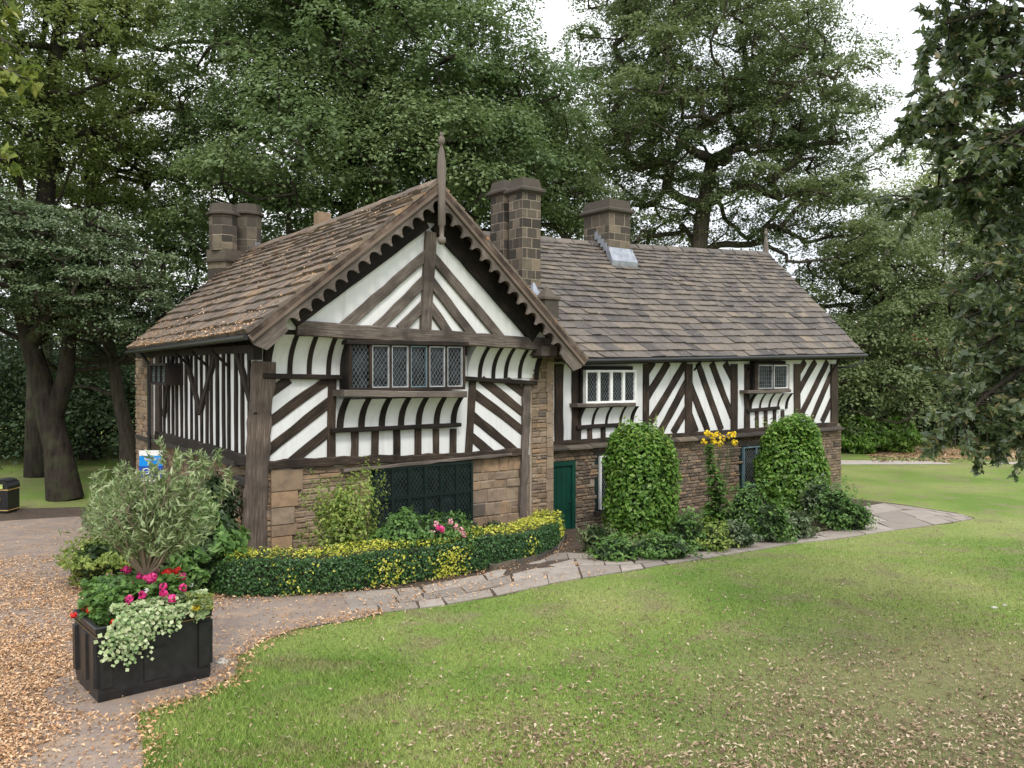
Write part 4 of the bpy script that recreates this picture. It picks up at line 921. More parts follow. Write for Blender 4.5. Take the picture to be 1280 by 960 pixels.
# T1: the big sycamore behind the cross wing
d = 34
tree('sycamore_tree', 'tallest dense mid green sycamore rising behind the gabled wing and its finial', base_at(420, d), trunk_at(420, d, [(422, 430), (425, 330), (440, 230), (450, 130)]),
     [blob(330, 120, 35, 220, 300, 4.5), blob(440, 60, 33, 260, 260, 5), blob(545, 110, 34, 210, 260, 5), blob(640, 185, 35, 170, 210, 4), blob(400, 215, 31, 280, 130, 4), blob(560, 220, 32, 240, 130, 4), blob(420, -60, 35, 300, 220, 6), blob(300, 300, 36, 200, 160, 4), blob(650, 175, 37, 120, 110, 3)],
     235, 1.65, 480, .25, 'sycamore', 'bark_dark', .5, flat=.66, top=.86, seed=11)
# slender tree between it and the right hand tree
d = 38
tree('slender_tree', 'thin open tree with sky between its branches behind the tall pair of chimneys', base_at(700, d), trunk_at(700, d, [(702, 400), (706, 300), (712, 220)]),
     [blob(690, 215, d, 110, 150, 2.5), blob(690, 270, d, 120, 100, 2.5), blob(600, 280, 40, 120, 120, 2.5)], 60, .95, 210, .24, 'oak', 'bark', .16, seed=12)
# T5: sycamore behind the right wing
d = 42
tree('sycamore_tree', 'spreading sycamore with visible grey limbs behind the right wing roof', base_at(868, d), trunk_at(868, d, [(870, 400), (872, 320), (880, 255), (890, 200)]),
     [blob(880, 60, d, 300, 200, 6), blob(780, 120, 41, 170, 190, 5), blob(990, 120, 42, 180, 190, 5), blob(880, 180, 43, 280, 130, 5), blob(745, 240, 43, 130, 120, 4, .8), blob(960, 255, 41, 220, 100, 4, .8), blob(1040, 190, 42, 120, 150, 4, .8), blob(850, -20, 42, 260, 120, 5), blob(810, 290, 44, 160, 70, 4, .8), blob(1060, 300, 40, 150, 110, 3, .8)],
     330, 1.15, 270, .23, 'oak', 'bark', .55, flat=.55, top=.85, seed=13, rb=.022, hollow=.35, maxr=.24)
# long bare bough reaching right behind the roof end
# T2: beeches at the far left
d = 31
tree('beech_tree', 'tall yellow green beech at the left edge of the photo behind the low boughs', base_at(48, d), trunk_at(48, d, [(50, 400), (55, 280), (62, 180), (70, 60)]),
     [blob(60, 60, 31, 250, 230, 4.5), blob(-40, 150, 30, 220, 260, 4), blob(70, 190, 32, 200, 130, 3.5), blob(20, -50, 31, 320, 150, 4)], 125, 1.1, 300, .22, 'beech', 'bark_dark', .42, seed=14, flat=.55)
d = 37
tree('beech_tree', 'beech with dark straight stems between the left edge and the big sycamore', base_at(112, d), trunk_at(112, d, [(112, 420), (112, 300), (118, 200), (130, 90)]),
     [blob(190, 60, 37, 190, 240, 4), blob(150, 190, 38, 220, 180, 4), blob(120, 300, 39, 260, 140, 4), blob(220, 250, 38, 170, 180, 4), blob(230, 20, 39, 120, 100, 3)], 120, 1.1, 260, .22, 'beech', 'bark_dark', .36, seed=15, flat=.6)
# T3: low forked tree left of the house
d = 25.5
root3 = tree('forked_tree', 'forked dark trunk with low grey green boughs left of the house', base_at(80, d), [base_at(80, d), W(72, 560, d), W(58, 505, d), W(50, 470, d), W(38, 430, d), W(25, 380, d)],
     [blob(30, 350, 24.5, 260, 130, 2.5), blob(120, 380, 25, 170, 90, 2.2), blob(-20, 300, 24, 200, 110, 2.5), blob(60, 300, 25, 200, 70, 2.2), blob(150, 335, 25.5, 110, 60, 1.6)], 150, .66, 460, .095, 'holly', 'bark_dark', .42, seed=16, flat=.45, top=.8)
mb = MB(); mb.tube([W(66, 520, d), W(82, 470, d), W(88, 410, d), W(92, 350, d)], [.30, .24, .19, .12], 10); mb.obj('trunk', M['bark_dark'], root3)
d = 27
tree('small_tree', 'smaller grey trunk close beside the far left corner of the house', base_at(162, d), [base_at(162, d), W(158, 540, d), W(148, 495, d), W(142, 455, d), W(130, 400, d)],
     [blob(150, 400, 27.5, 150, 110, 2), blob(100, 440, 28, 140, 80, 2)], 40, .7, 260, .14, 'dark_leaf', 'bark', .26, seed=17)
# T6: lighter trees on the right
d = 44
tree('oak_tree', 'leafy mid green oak beyond the right gable end of the house', base_at(1100, d), trunk_at(1100, d, [(1102, 480), (1108, 400), (1110, 330)]),
     [blob(1080, 400, 42, 220, 200, 4), blob(1150, 330, 45, 240, 170, 4), blob(1060, 470, 41, 180, 150, 4), blob(1170, 440, 46, 200, 170, 4)], 190, 1.2, 250, .25, 'oak', 'bark_dark', .4, seed=18, flat=.7)
d = 50
tree('lime_tree', 'pale yellow green lime tree glimpsed beyond the hanging evergreen boughs', base_at(1230, d), trunk_at(1230, d, [(1232, 480), (1236, 400), (1238, 330)]),
     [blob(1220, 330, 50, 240, 200, 5), blob(1300, 250, 52, 260, 240, 5), blob(1180, 250, 53, 160, 120, 4), blob(1290, 430, 52, 240, 150, 5), blob(1390, 330, 52, 240, 260, 5)], 170, 1.5, 230, .30, 'beech', 'bark_dark', .4, seed=19, flat=.7)
# the woodland behind everything: one far mass
def wood(name, label, xs, d0, d1, ztop, n, per, lsize, lm, seed):
    global rng
    keep = rng; rng = np.random.default_rng(seed); dd = d0+(d1-d0)*rng.random(n); px = xs[0]+(xs[1]-xs[0])*rng.random(n)
    zz = -.2+rng.random(n)**.9*ztop*(.75+.25*np.sin(px*.021+seed))
    cen = np.stack([(px-640)/F*dd, dd, zz], 1); rad = 1.2+1.2*rng.random(n); P, Nn, ci = clumps_pts(cen, rad, per, .6, .6); k = P[:, 2] > -.3; cr = rng.random(n)
    o = leaves(name, P[k], Nn[k], (lsize*(.6+.8*rng.random(len(P))))[k], M[lm], None, .6, rnd=np.clip(.5*rng.random(len(P))+.5*cr[ci], 0, 1)[k]); rng = keep
    return tag(o, label, kind='stuff')
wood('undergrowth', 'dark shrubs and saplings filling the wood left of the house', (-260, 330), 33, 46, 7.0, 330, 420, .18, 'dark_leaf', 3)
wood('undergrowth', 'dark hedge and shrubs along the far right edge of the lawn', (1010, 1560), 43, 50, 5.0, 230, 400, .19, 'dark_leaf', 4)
wood('distant_woodland', 'far trees closing the view behind the house and its garden', (-350, 1650), 58, 80, 8.5, 420, 300, .4, 'oak', 5)
# bare stems under the far hedge
mb = MB()
for i in range(26):
    b = base_at(1120+i*13+random.uniform(-5, 5), 42.5+random.random()); mb.tube([b, (b[0]+random.uniform(-.2, .2), b[1], b[2]+random.uniform(.8, 1.5))], [.05, .03], 5)
tag(mb.obj('hedge_stems', M['bark']), 'pale bare stems under the far hedge', kind='stuff')
# laurels beyond the house end
def bush(name, label, c, r, n, size, lm, asp=.5, seed=0, stems=6, sm='twig_dark', power=2.0, cat='shrub', group=None, depth=.22, droop=0., core=True, upb=.35, lump=.08, mats=None, seed_l=None, taper=0.):
    """a shrub as a thick shell of single leaves on an uneven body, on several stems"""
    global rng
    keep = rng; rng = np.random.default_rng(seed); c = np.array(c, float); r = np.array(r, float)
    root = empty(name, (c[0], c[1], c[2]-r[2]), label, cat, group)
    d = rdir(n); ex = 2/power; sup = np.sign(d)*np.abs(d)**ex if power != 2 else d
    ph = rng.random(6)*6; L_ = 1+lump*(np.sin(d[:, 0]*4+ph[0])+np.sin(d[:, 1]*5+ph[1])+np.sin(d[:, 2]*6+ph[2])+.6*np.sin(d[:, 0]*11+d[:, 2]*9+ph[3])+.6*np.sin(d[:, 1]*13-d[:, 2]*10+ph[4]))
    t_ = 1-depth*rng.random(n)**1.5+(rng.random(n) < .03)*rng.random(n)*.12
    P = c+sup*r*(L_*t_)[:, None]; zz = (P[:, 2]-c[2])/r[2]
    if taper: P[:, :2] = c[:2]+(P[:, :2]-c[:2])*(1-taper*np.clip(zz, -1, 1))[:, None]
    P[:, 2] = np.maximum(P[:, 2], gza(P[:, 1])+.02+rng.random(n)*.05)
    Nn = unit(d*.8+np.array([0, 0, upb])+rng.normal(size=(n, 3))*.45); al = unit(d*.4+np.array([0, 0, .5 if not droop else -droop])+rng.normal(size=(n, 3))*.5)
    S = size*(.6+.8*rng.random(n))
    leaves('foliage', P, Nn, S, M[lm], root, asp, along=al)
    mb = MB(); b0 = Vector((c[0], c[1], c[2]-r[2]-.05))
    for i in range(stems):
        e = Vector(c+rdir(1)[0]*r*.75); q = b0+Vector((random.uniform(-.1, .1)*r[0], random.uniform(-.1, .1)*r[1], 0)); mb.tube([q, q.lerp(e, .5)+Vector((0, 0, .1)), e], [.022, .014, .006], 5)
    if stems: mb.obj('stem', M[sm], root)
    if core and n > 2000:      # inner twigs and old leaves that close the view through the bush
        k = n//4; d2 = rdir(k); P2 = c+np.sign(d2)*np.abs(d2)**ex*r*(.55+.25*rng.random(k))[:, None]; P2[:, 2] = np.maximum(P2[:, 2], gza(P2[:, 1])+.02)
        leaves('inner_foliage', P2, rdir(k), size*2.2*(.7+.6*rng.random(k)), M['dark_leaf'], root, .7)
    rng = keep; return root
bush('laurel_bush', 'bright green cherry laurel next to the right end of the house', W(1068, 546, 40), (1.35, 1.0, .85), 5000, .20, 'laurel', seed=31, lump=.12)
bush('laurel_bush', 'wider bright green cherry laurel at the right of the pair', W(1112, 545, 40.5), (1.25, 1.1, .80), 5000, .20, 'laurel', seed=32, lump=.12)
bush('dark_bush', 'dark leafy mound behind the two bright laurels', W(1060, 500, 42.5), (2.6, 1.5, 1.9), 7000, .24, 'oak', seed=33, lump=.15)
# ------------------------------------------------------------ shrubs and beds against the house
def bushpx(name, label, px0, px1, pyt, pyb, d, n, size, lm, dep=None, **k):
    c = at((px0+px1)/2, (pyt+pyb)/2, d); rx = m_px((px1-px0)/2, d); rz_ = m_px((pyb-pyt)/2, d); return bush(name, label, tuple(c), (rx, dep or rx, rz_), n, size, lm, **k)
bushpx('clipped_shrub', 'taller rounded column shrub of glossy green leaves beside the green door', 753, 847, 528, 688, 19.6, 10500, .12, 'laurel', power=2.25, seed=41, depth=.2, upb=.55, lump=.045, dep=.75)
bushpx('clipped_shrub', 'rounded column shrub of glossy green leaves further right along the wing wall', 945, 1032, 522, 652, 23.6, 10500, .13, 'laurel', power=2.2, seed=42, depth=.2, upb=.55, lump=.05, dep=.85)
for k_, (x, y, dd, nm) in enumerate(((808, 545, 19.4, 0), (985, 540, 23.4, 1))):      # straggling top shoots are part of each shrub
    par_ = [o for o in COL.objects if o.name.startswith('clipped_shrub')][nm]
    P = []; A = []
    for i in range(34):
        c = at(x+random.uniform(-38, 38), y+random.uniform(-8, 22), dd+random.uniform(-.5, .5)); h = random.uniform(.10, .38)*(1.2 if abs(c.x) else 1); lean = Vector((random.uniform(-.3, .3), random.uniform(-.3, .3), 1))
        for j in range(8): P.append(tuple(c+lean*h*j/8)); A.append((random.uniform(-1, 1), random.uniform(-1, 1), .5))
    P = np.array(P); A = unit(np.array(A)); leaves('foliage', P+A*.03, unit(rdir(len(P))+np.array([0, 0, .8])), np.full(len(P), .085), M['lime'], par_, .45, along=A)
bushpx('willowy_bush', 'loose yellow green bush in front of the stone wall left of the dark window', 388, 476, 592, 712, 15.1, 5200, .075, 'lime', seed=43, lump=.2, depth=.6, dep=.5, stems=10, sm='twig', core=False)
bushpx('leafy_perennial', 'low fresh green perennials between the willowy bush and the roses', 462, 545, 640, 712, 14.9, 3500, .08, 'lush', seed=44, lump=.16, dep=.4, depth=.4)
rr_ = bushpx('rose_bush', 'rose bush with pink blooms below the dark window', 508, 592, 643, 705, 15.2, 3600, .085, 'lush', seed=45, lump=.16, dep=.4, depth=.5)
bushpx('small_shrub', 'small grey green shrub by the gable post right of the window', 600, 637, 651, 690, 17.2, 1600, .07, 'dark_leaf', seed=46, dep=.3, depth=.5)
def blossoms(name, pts, rad, mat_, parent, per=26, size=.03):
    C = []; Nn = []
    for p in pts:
        d_ = rdir(per); d_[:, 1] -= .2; C.append(np.array(p)+d_*rad); Nn.append(unit(d_+rng.normal(size=(per, 3))*.4))
    return leaves(name, np.concatenate(C), np.concatenate(Nn), np.full(len(C)*per, size)*(.7+.6*rng.random(len(C)*per)), mat_, parent, .9)
blossoms('blossom', [at(x, y, 14.95) for x, y in ((553, 661), (545, 655), (570, 658), (576, 662), (541, 666), (580, 668), (526, 671), (520, 677), (563, 652))], .045, M['palepink'], rr_, size=.04)
blossoms('blossom', [at(552, 662, 14.8), at(549, 660, 14.85)], .05, M['pink'], rr_, size=.045)
# mixed border under the right wing: separate plants
pl = [('geranium_clump', 'low spreading green clump at the front left corner of the border', 735, 800, 668, 702, 18.6, 'lush', .07), ('geranium_clump', 'low green mat under the tall shrub, in the middle of the border front', 790, 870, 664, 700, 18.9, 'lush', .07),
      ('border_plant', 'bushy green plant right of the taller shrub foot', 838, 880, 640, 690, 19.8, 'lush', .08), ('border_plant', 'pale yellow green plant in the middle of the border', 862, 915, 650, 690, 19.8, 'lime', .07), ('border_plant', 'rounded grey green plant at the path edge right of the yellow one', 900, 945, 650, 686, 20.4, 'holly', .07),
      ('border_plant', 'feathery upright bush below the small grey window', 912, 958, 610, 672, 22.0, 'lush', .07), ('border_plant', 'dark green plant under the second column shrub', 940, 985, 630, 680, 21.6, 'lush', .08), ('lavender_bush', 'silvery lavender mound at the border edge', 972, 1012, 642, 675, 21.8, 'holly', .08),
      ('border_plant', 'dense green bush at the right end of the border', 1015, 1072, 613, 664, 23.2, 'lush', .08), ('border_plant', 'grey foliage against the end of the wing wall', 1000, 1050, 605, 655, 24.0, 'holly', .08), ('border_plant', 'low rounded plant where the border meets the wide paving', 1052, 1086, 632, 664, 22.9, 'lush', .07),
      ('border_plant', 'loose green plant against the stone wall right of the door', 730, 762, 650, 690, 19.6, 'oak', .07)]
for i, (nm, lb, x0, x1, y0, y1, dd, lm, sz) in enumerate(pl):
    dd = gp((x0+x1)/2, y1).y+m_px((x1-x0)/2, dd)*.35; y0 += 7 if y1 >= 684 else -3; bushpx(nm, lb, x0, x1, y0, y1, dd, 2100, sz*1.15, lm, seed=60+i, lump=.30, depth=.75, dep=m_px((x1-x0)/2, dd)*.7, cat='plant', upb=.5, group='plants of the wing border')
# low ground cover between them
def cover(name, label, poly_px, n, h, size, lm, d_asp=.6):
    pts = [gp(*p) for p in poly_px]; xs_ = [p.x for p in pts]; ys_ = [p.y for p in pts]; P = []
    def inside(x, y):
        c = False; j = len(pts)-1
        for i in range(len(pts)):
            if (ys_[i] > y) != (ys_[j] > y) and x < (xs_[j]-xs_[i])*(y-ys_[i])/(ys_[j]-ys_[i])+xs_[i]: c = not c
            j = i
        return c
    while len(P) < n:
        x, y = random.uniform(min(xs_), max(xs_)), random.uniform(min(ys_), max(ys_))
        if inside(x, y): P.append((x, y, gz(x, y)+.05+random.random()*h*(.6+.4*math.sin(x*5)*math.cos(y*4))))
    P = np.array(P); return tag(leaves(name, P, unit(rng.normal(size=(n, 3))*.5+np.array([0, 0, 1.])), size*(.6+.8*rng.random(n)), M[lm], None, d_asp), label, kind='stuff')
cover('ground_cover', 'mixed low leaves covering the wing border soil', [(738, 690), (762, 702), (850, 697), (930, 680), (1000, 675), (1078, 657), (1055, 640), (900, 640), (800, 655)], 5000, .20, .075, 'oak')
cover('ground_cover', 'low weeds between the hedge and the gable wall', [(300, 712), (400, 712), (560, 700), (650, 682), (640, 672), (500, 685), (330, 700)], 2600, .2, .07, 'lush')
# tall yellow daisies
yr = empty('yellow_daisy', tuple(gp(893, 668)), 'tall plant with a head of yellow daisies against the stone wall', 'plant', 'plants of the wing border')
dd = gp(893, 668).y; mb = MB(); tips = []
for x, y in ((884, 541), (890, 545), (897, 543), (903, 548), (912, 544), (917, 543), (880, 552), (892, 552), (918, 553), (900, 555)):
    a = at(893+random.uniform(-8, 8), 668, dd); e = at(x, y, dd+random.uniform(-.2, .2)); mb.tube([a, a.lerp(e, .5)+Vector((random.uniform(-.08, .08), 0, 0)), e], [.014, .01, .006], 5); tips.append(e)
mb.obj('stem', M['lush'], yr)
blossoms('blossom', tips, .065, M['yellow'], yr, per=26, size=.06)
P = []; A = []
for i in range(620):
    f_ = random.random()**1.8; ang = random.uniform(0, 6.28); rr0 = (.75-.6*f_)*random.uniform(.3, 1); c = at(893+6*math.sin(f_*5), 668-112*f_, dd); P.append((c.x+rr0*.55*math.cos(ang), c.y+rr0*.45*math.sin(ang), c.z)); A.append((math.cos(ang), math.sin(ang), .25))
A = np.array(A); leaves('foliage', np.array(P), unit(rdir(620)*.4+np.array([0, 0, 1.])), np.array([.30*(1.15-.75*(p[2]+.3)/2.6) for p in P])*(.6+.6*rng.random(620)), M['lush'], yr, .38, along=A)
# ------------------------------------------------------------ clipped hedge
hroot = empty('clipped_hedge', tuple(gp(440, 742)), 'low clipped evergreen hedge with yellow new growth along its top', 'hedge')
HF = [(250, 716), (256, 738), (285, 748), (340, 747), (400, 744), (440, 740), (500, 732), (560, 722), (620, 711), (670, 701), (694, 690), (703, 676)]
hp = [gp(*p) for p in HF]; cum = [0]
for i in range(1, len(hp)): cum.append(cum[-1]+(hp[i]-hp[i-1]).length)
def hpos(s_):
    s_ = max(0, min(cum[-1]-1e-6, s_)); i = max(j for j in range(len(cum)) if cum[j] <= s_); i = min(i, len(hp)-2); f_ = (s_-cum[i])/(cum[i+1]-cum[i]); p = hp[i].lerp(hp[i+1], f_); d_ = (hp[i+1]-hp[i]); d_.z = 0; d_.normalize(); return p, d_, Vector((-d_.y, d_.x, 0))
HH, HWd = .60, .62
def hpt(s_, a, b):      # a across 0..1 (front to back), b height 0..1
    p, d_, nn = hpos(s_); ins_ = .0; return p+nn*(a*HWd)+Vector((0, 0, b*HH+.02*math.sin(s_*3.1)*b))
def hsurf(n, top):
    P = []; Nn = []; 
    for _ in range(n):
        s_ = random.uniform(0, cum[-1]); p, d_, nn = hpos(s_)
        if top: a = random.random(); q = hpt(s_, a, 1.0+random.uniform(-.06, .10)); nv = Vector((0, 0, 1))
        else:
            if random.random() < .8: b = random.random(); q = hpt(s_, random.uniform(-.05, .10)-.06*math.sin(b*3), .03+b*.97); nv = -nn
            else: q = hpt(s_, random.uniform(.9, 1.04), random.random()); nv = nn
        P.append(tuple(q)); Nn.append(tuple(nv))
    for e_, sgn in ((0, -1), (cum[-1], 1)):
        p, d_, nn = hpos(e_)
        for _ in range(n//14): q = hpt(e_, random.random(), random.random())+d_*sgn*random.uniform(-.05, .04); P.append(tuple(q)); Nn.append(tuple(d_*sgn))
    P, Nn = np.array(P), np.array(Nn); return P, unit(Nn*.8+rng.normal(size=P.shape)*.5+np.array([0, 0, .3]))
P, Nn = hsurf(21000, False); leaves('foliage', P, Nn, .042*(.6+.8*rng.random(len(P))), M['hedge_leaf'], hroot, .65)
P, Nn = hsurf(5200, True); 
k = rng.random(len(P)) < .60+.35*(.5+.5*np.sin(P[:, 0]*2.2+1)); k &= P[:, 0] > hp[2].x-.1
Py, Ny = P[k].copy(), Nn[k]; Py[:, 2] += rng.random(len(Py))*.05
leaves('foliage', P[~k], Nn[~k], .05*(.6+.8*rng.random((~k).sum())), M['hedge_leaf'], hroot, .65)
sp_ = []
for s0, sw, cnt_, bl in ((.28, .5, 50, 0), (.42, .4, 160, 0), (.52, .4, 300, 0), (.70, .35, 40, 0), (.9, .4, 90, .6)):
    for _ in range(cnt_): s_ = (s0*cum[-1])+random.gauss(0, sw*.5); b = random.random()*.9 if bl == 0 else random.uniform(.4, 1); sp_.append(tuple(hpt(s_, random.uniform(-.12, .0)-.06*math.sin(b*3), b)))
sp_ = np.array(sp_); Py = np.concatenate([Py, sp_]); Ny = np.concatenate([Ny, unit(np.array([[-.3, -1, .4]])+rng.normal(size=sp_.shape)*.5)])
leaves('yellow_growth', Py, Ny, .05*(.6+.8*rng.random(len(Py))), M['yellow_leaf'], hroot, .6)
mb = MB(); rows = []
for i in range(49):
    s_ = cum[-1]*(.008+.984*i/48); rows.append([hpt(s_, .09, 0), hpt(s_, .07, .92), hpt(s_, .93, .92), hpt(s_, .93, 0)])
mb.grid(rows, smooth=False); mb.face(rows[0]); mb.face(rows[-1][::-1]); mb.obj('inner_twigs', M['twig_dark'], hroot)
mb = MB(); s_ = cum[-1]*.60
while s_ < cum[-1]-.3:
    ln = random.uniform(.5, .8); p, d_, nn = hpos(s_+ln/2); c = p-nn*.02+Vector((0, 0, .04)); mb.box(c, ln-.02, .12, .14, math.atan2(d_.y, d_.x), random.random()); s_ += ln
tag(mb.obj('stone_edging', M['ashlar']), 'row of dark edging stones under the right part of the hedge', 'kerb')
# plants left of the corner post, behind the planter
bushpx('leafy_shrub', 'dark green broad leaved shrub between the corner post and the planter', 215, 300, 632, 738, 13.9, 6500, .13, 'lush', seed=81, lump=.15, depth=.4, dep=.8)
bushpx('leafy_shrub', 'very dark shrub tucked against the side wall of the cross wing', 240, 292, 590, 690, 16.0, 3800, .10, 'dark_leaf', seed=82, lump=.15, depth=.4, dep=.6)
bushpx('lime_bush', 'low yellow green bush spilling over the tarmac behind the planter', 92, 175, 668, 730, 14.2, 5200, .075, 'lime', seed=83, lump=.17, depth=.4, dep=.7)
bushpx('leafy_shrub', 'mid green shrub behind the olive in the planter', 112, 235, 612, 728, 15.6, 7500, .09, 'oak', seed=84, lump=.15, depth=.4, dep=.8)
bushpx('fern_clump', 'small green clump at the left foot of the hedge', 210, 262, 700, 750, 13.4, 2600, .09, 'lush', seed=85, lump=.15, depth=.5, dep=.35)
# ------------------------------------------------------------ planter with its plants
A0 = gp(122, 884); zt = .83
NL = pz(119, 786, zt); FR = pz(266, 759, zt); BL = pz(87, 763, zt)
pu = (FR-NL); LW = pu.length; pu.normalize(); pv = Vector((-pu.y, pu.x, 0)); LD = max(.95, (BL-NL).dot(pv))
proot = empty('planter', tuple(NL+pu*LW/2+pv*LD/2-Vector((0, 0, zt))), 'large black plastic planter tub standing on the leafy tarmac', 'planter')
def pp(a, b, z, ins_=0.): c = NL+pu*LW/2+pv*LD/2; k = 1-.004*(1-z/zt)*2; return Vector((c.x, c.y, 0))+pu*((a-.5)*(LW-ins_*2)*k)+pv*((b-.5)*(LD-ins_*2)*k)+Vector((0, 0, z))
M['plastic'] = plain('black_moulded_plastic', (.014, .014, .015), .42, nscale=9, var=.4, spec=.5, bmp=.15)
mb = MB()
def ring(z, i): return [pp(0, 0, z, i), pp(1, 0, z, i), pp(1, 1, z, i), pp(0, 1, z, i)]
mb.grid([ring(.0, .030), ring(.10, .018), ring(.72, .018), ring(.725, .012), ring(zt-.01, .0), ring(zt, .008), ring(zt, .05), ring(zt-.10, .055)], 0, True, False)
mb.face(ring(.0, .03)[::-1]); mb.obj('tub', M['plastic'], proot)
mb = MB(); mb.face(ring(zt-.09, .05)); mb.obj('compost', M['soil'], proot)
def panel(side, a0, a1, z0, z1, pr):
    mb = MB()
    def q(a, z, o_):
        if side == 0: return pp(a, 0, z, .03)-pv*o_
        if side == 1: return pp(0, a, z, .03)-pu*o_
        if side == 2: return pp(1, a, z, .03)+pu*o_
        return pp(a, 1, z, .03)+pv*o_
    c = .012; k = c/ (LW if side in (0, 3) else LD)
    fr_ = [q(a0+k, z0+c, pr), q(a1-k, z0+c, pr), q(a1-k, z1-c, pr), q(a0+k, z1-c, pr)]; bk = [q(a0, z0, -.01), q(a1, z0, -.01), q(a1, z1, -.01), q(a0, z1, -.01)]; mb.hexa(fr_, bk); mb.obj('raised_panel', M['plastic'], proot)
for sd_ in (0, 3): panel(sd_, .0, .12, .16, .69, .045); panel(sd_, .88, 1., .16, .69, .045); panel(sd_, .38, .62, .13, .50, .028); panel(sd_, .385, .615, .50, .69, .02); panel(sd_, .14, .36, .16, .40, .012); panel(sd_, .64, .86, .16, .40, .012)
for sd_ in (1, 2): panel(sd_, .0, .14, .16, .69, .045); panel(sd_, .86, 1., .16, .69, .045); panel(sd_, .40, .60, .16, .69, .035)
M['tan_line'] = plain('tan_trim', (.35, .24, .12), .6)
mb = MB(); mb.grid([ring(.722, .006), ring(.735, .0005)], 0, True, False); mb.obj('trim_line', M['tan_line'], proot)
def inpl(n, a0=.05, a1=.95, b0=.05, b1=.95, z0=0, z1=.2):
    return np.array([tuple(pp(random.uniform(a0, a1), random.uniform(b0, b1), zt)+Vector((0, 0, random.uniform(z0, z1)))) for _ in range(n)])
gr = empty('geranium', tuple(pp(.45, .5, zt-.09)), 'bushy geraniums with magenta and pale pink flower heads filling the planter', 'flowering plant')
P = inpl(3200, .06, .82, .18, .95, -.08, .36); m_ = P[:, 2] < zt+.34; leaves('foliage', P, unit(rng.normal(size=P.shape)*.45+np.array([0, -.3, 1.])), .075*(.6+.7*rng.random(len(P))), M['lush'], gr, .95)
dp = pp(.5, .35, zt).y
def F3(x, y, dd=0): return at(x, y, dp+dd)
blossoms('blossom', [F3(*p) for p in ((156, 713, .2), (160, 712, .2), (185, 722, 0), (189, 724, 0), (192, 720, 0), (175, 719, .1), (228, 721, 0), (229, 735, -.1), (205, 741, -.2), (162, 748, -.3), (160, 757, -.3), (178, 743, -.2), (205, 733, -.1), (150, 728, .1), (168, 731, 0), (197, 728, 0), (215, 748, -.2))], .036, M['pink'], gr, size=.045)
blossoms('blossom', [F3(*p) for p in ((138, 720, .3), (196, 714, .3), (193, 716, .3))], .03, M['palepink'], gr, size=.038)
blossoms('blossom', [F3(*p) for p in ((239, 731, .1), (183, 738, -.2))], .02, M['whitep'], gr, per=12, size=.03)
rg = empty('red_geranium', tuple(pp(.6, .6, zt-.09)), 'geranium with scarlet heads at the back right of the planter', 'flowering plant')
blossoms('blossom', [F3(*p) for p in ((212, 715, .1), (216, 718, .1), (222, 713, .2), (207, 716, .15), (188, 715, .2))], .036, M['red'], rg, size=.042)
P = np.array([tuple(F3(214+random.uniform(-16, 16), 728+random.uniform(-9, 14), random.uniform(-.1, .2))) for _ in range(330)]); leaves('foliage', P, unit(rng.normal(size=P.shape)*.5+np.array([0, -.2, 1.])), .07*(.6+.7*rng.random(len(P))), M['lush'], rg, .95)
bg_ = empty('begonia', tuple(pp(.12, .3, zt-.09)), 'bronze leaved begonia with red flowers at the left end of the planter', 'flowering plant')
P = np.array([tuple(F3(117+random.uniform(-18, 20), 765+random.uniform(-18, 16), random.uniform(-.25, .3))) for _ in range(420)]); leaves('foliage', P, unit(rng.normal(size=P.shape)*.5+np.array([0, -.2, 1.])), .075*(.6+.7*rng.random(len(P))), M['lush'], bg_, .8)
blossoms('blossom', [F3(*p) for p in ((106, 760, -.1), (112, 762, -.2), (117, 764, -.2), (141, 778, -.45), (92, 768, -.2), (124, 752, 0), (150, 762, -.3))], .025, M['red'], bg_, per=16, size=.04)
pn = empty('pansy', tuple(pp(.93, .3, zt-.09)), 'small yellow pansies at the right end of the planter', 'flowering plant')
blossoms('blossom', [F3(*p) for p in ((241, 760, -.1), (247, 759, -.1))], .022, M['yellow'], pn, per=12, size=.035)
P = np.array([tuple(F3(246+random.uniform(-14, 20), 752+random.uniform(-10, 12), random.uniform(-.15, .2))) for _ in range(300)]); leaves('foliage', P, unit(rng.normal(size=P.shape)*.5+np.array([0, -.2, 1.])), .055*(.6+.7*rng.random(len(P))), M['yleaf'], pn, .5)
iv = empty('variegated_ivy', tuple(pp(.5, .05, zt)), 'cream and green variegated ivy trailing over the front of the planter', 'ivy')
# ivy: trails hanging over the front edge
P = []; Nn = []
for i in range(170):
    a = random.uniform(.16, .95); prof = .50*math.exp(-((a-.38)/.20)**2)+.16+(.16 if .62 < a < .72 else 0)+(.1 if a > .85 else 0); ln = prof*random.uniform(.25, 1.05); aa = a
    sl_ = random.uniform(-.75, -.05)*(1 if a < .55 else .5); n_ = int(8+ln*26)
    for j in range(n_):
        s_ = j/n_*(ln+.30); 
        if s_ < .30: q = pp(aa, .32-s_*1.0, zt)+Vector((0, 0, .06+.10*math.sin(s_*8))); nn_ = Vector((0, -.4, 1))
        else: h = s_-.30; aa = a+sl_*h; q = pp(aa, 0, zt)-pv*(.06+.05*random.random())+Vector((0, 0, .12-h)); nn_ = -pv+Vector((0, 0, .5))
        P.append(tuple(q+Vector((random.uniform(-.03, .03), random.uniform(-.03, .03), random.uniform(-.03, .03))))); Nn.append(tuple(nn_))
P = np.array(P); Nn = unit(np.array(Nn)+rng.normal(size=P.shape)*.4); leaves('foliage', P, Nn, .048*(.6+.7*rng.random(len(P))), M['ivy_leaf'], iv, .95)
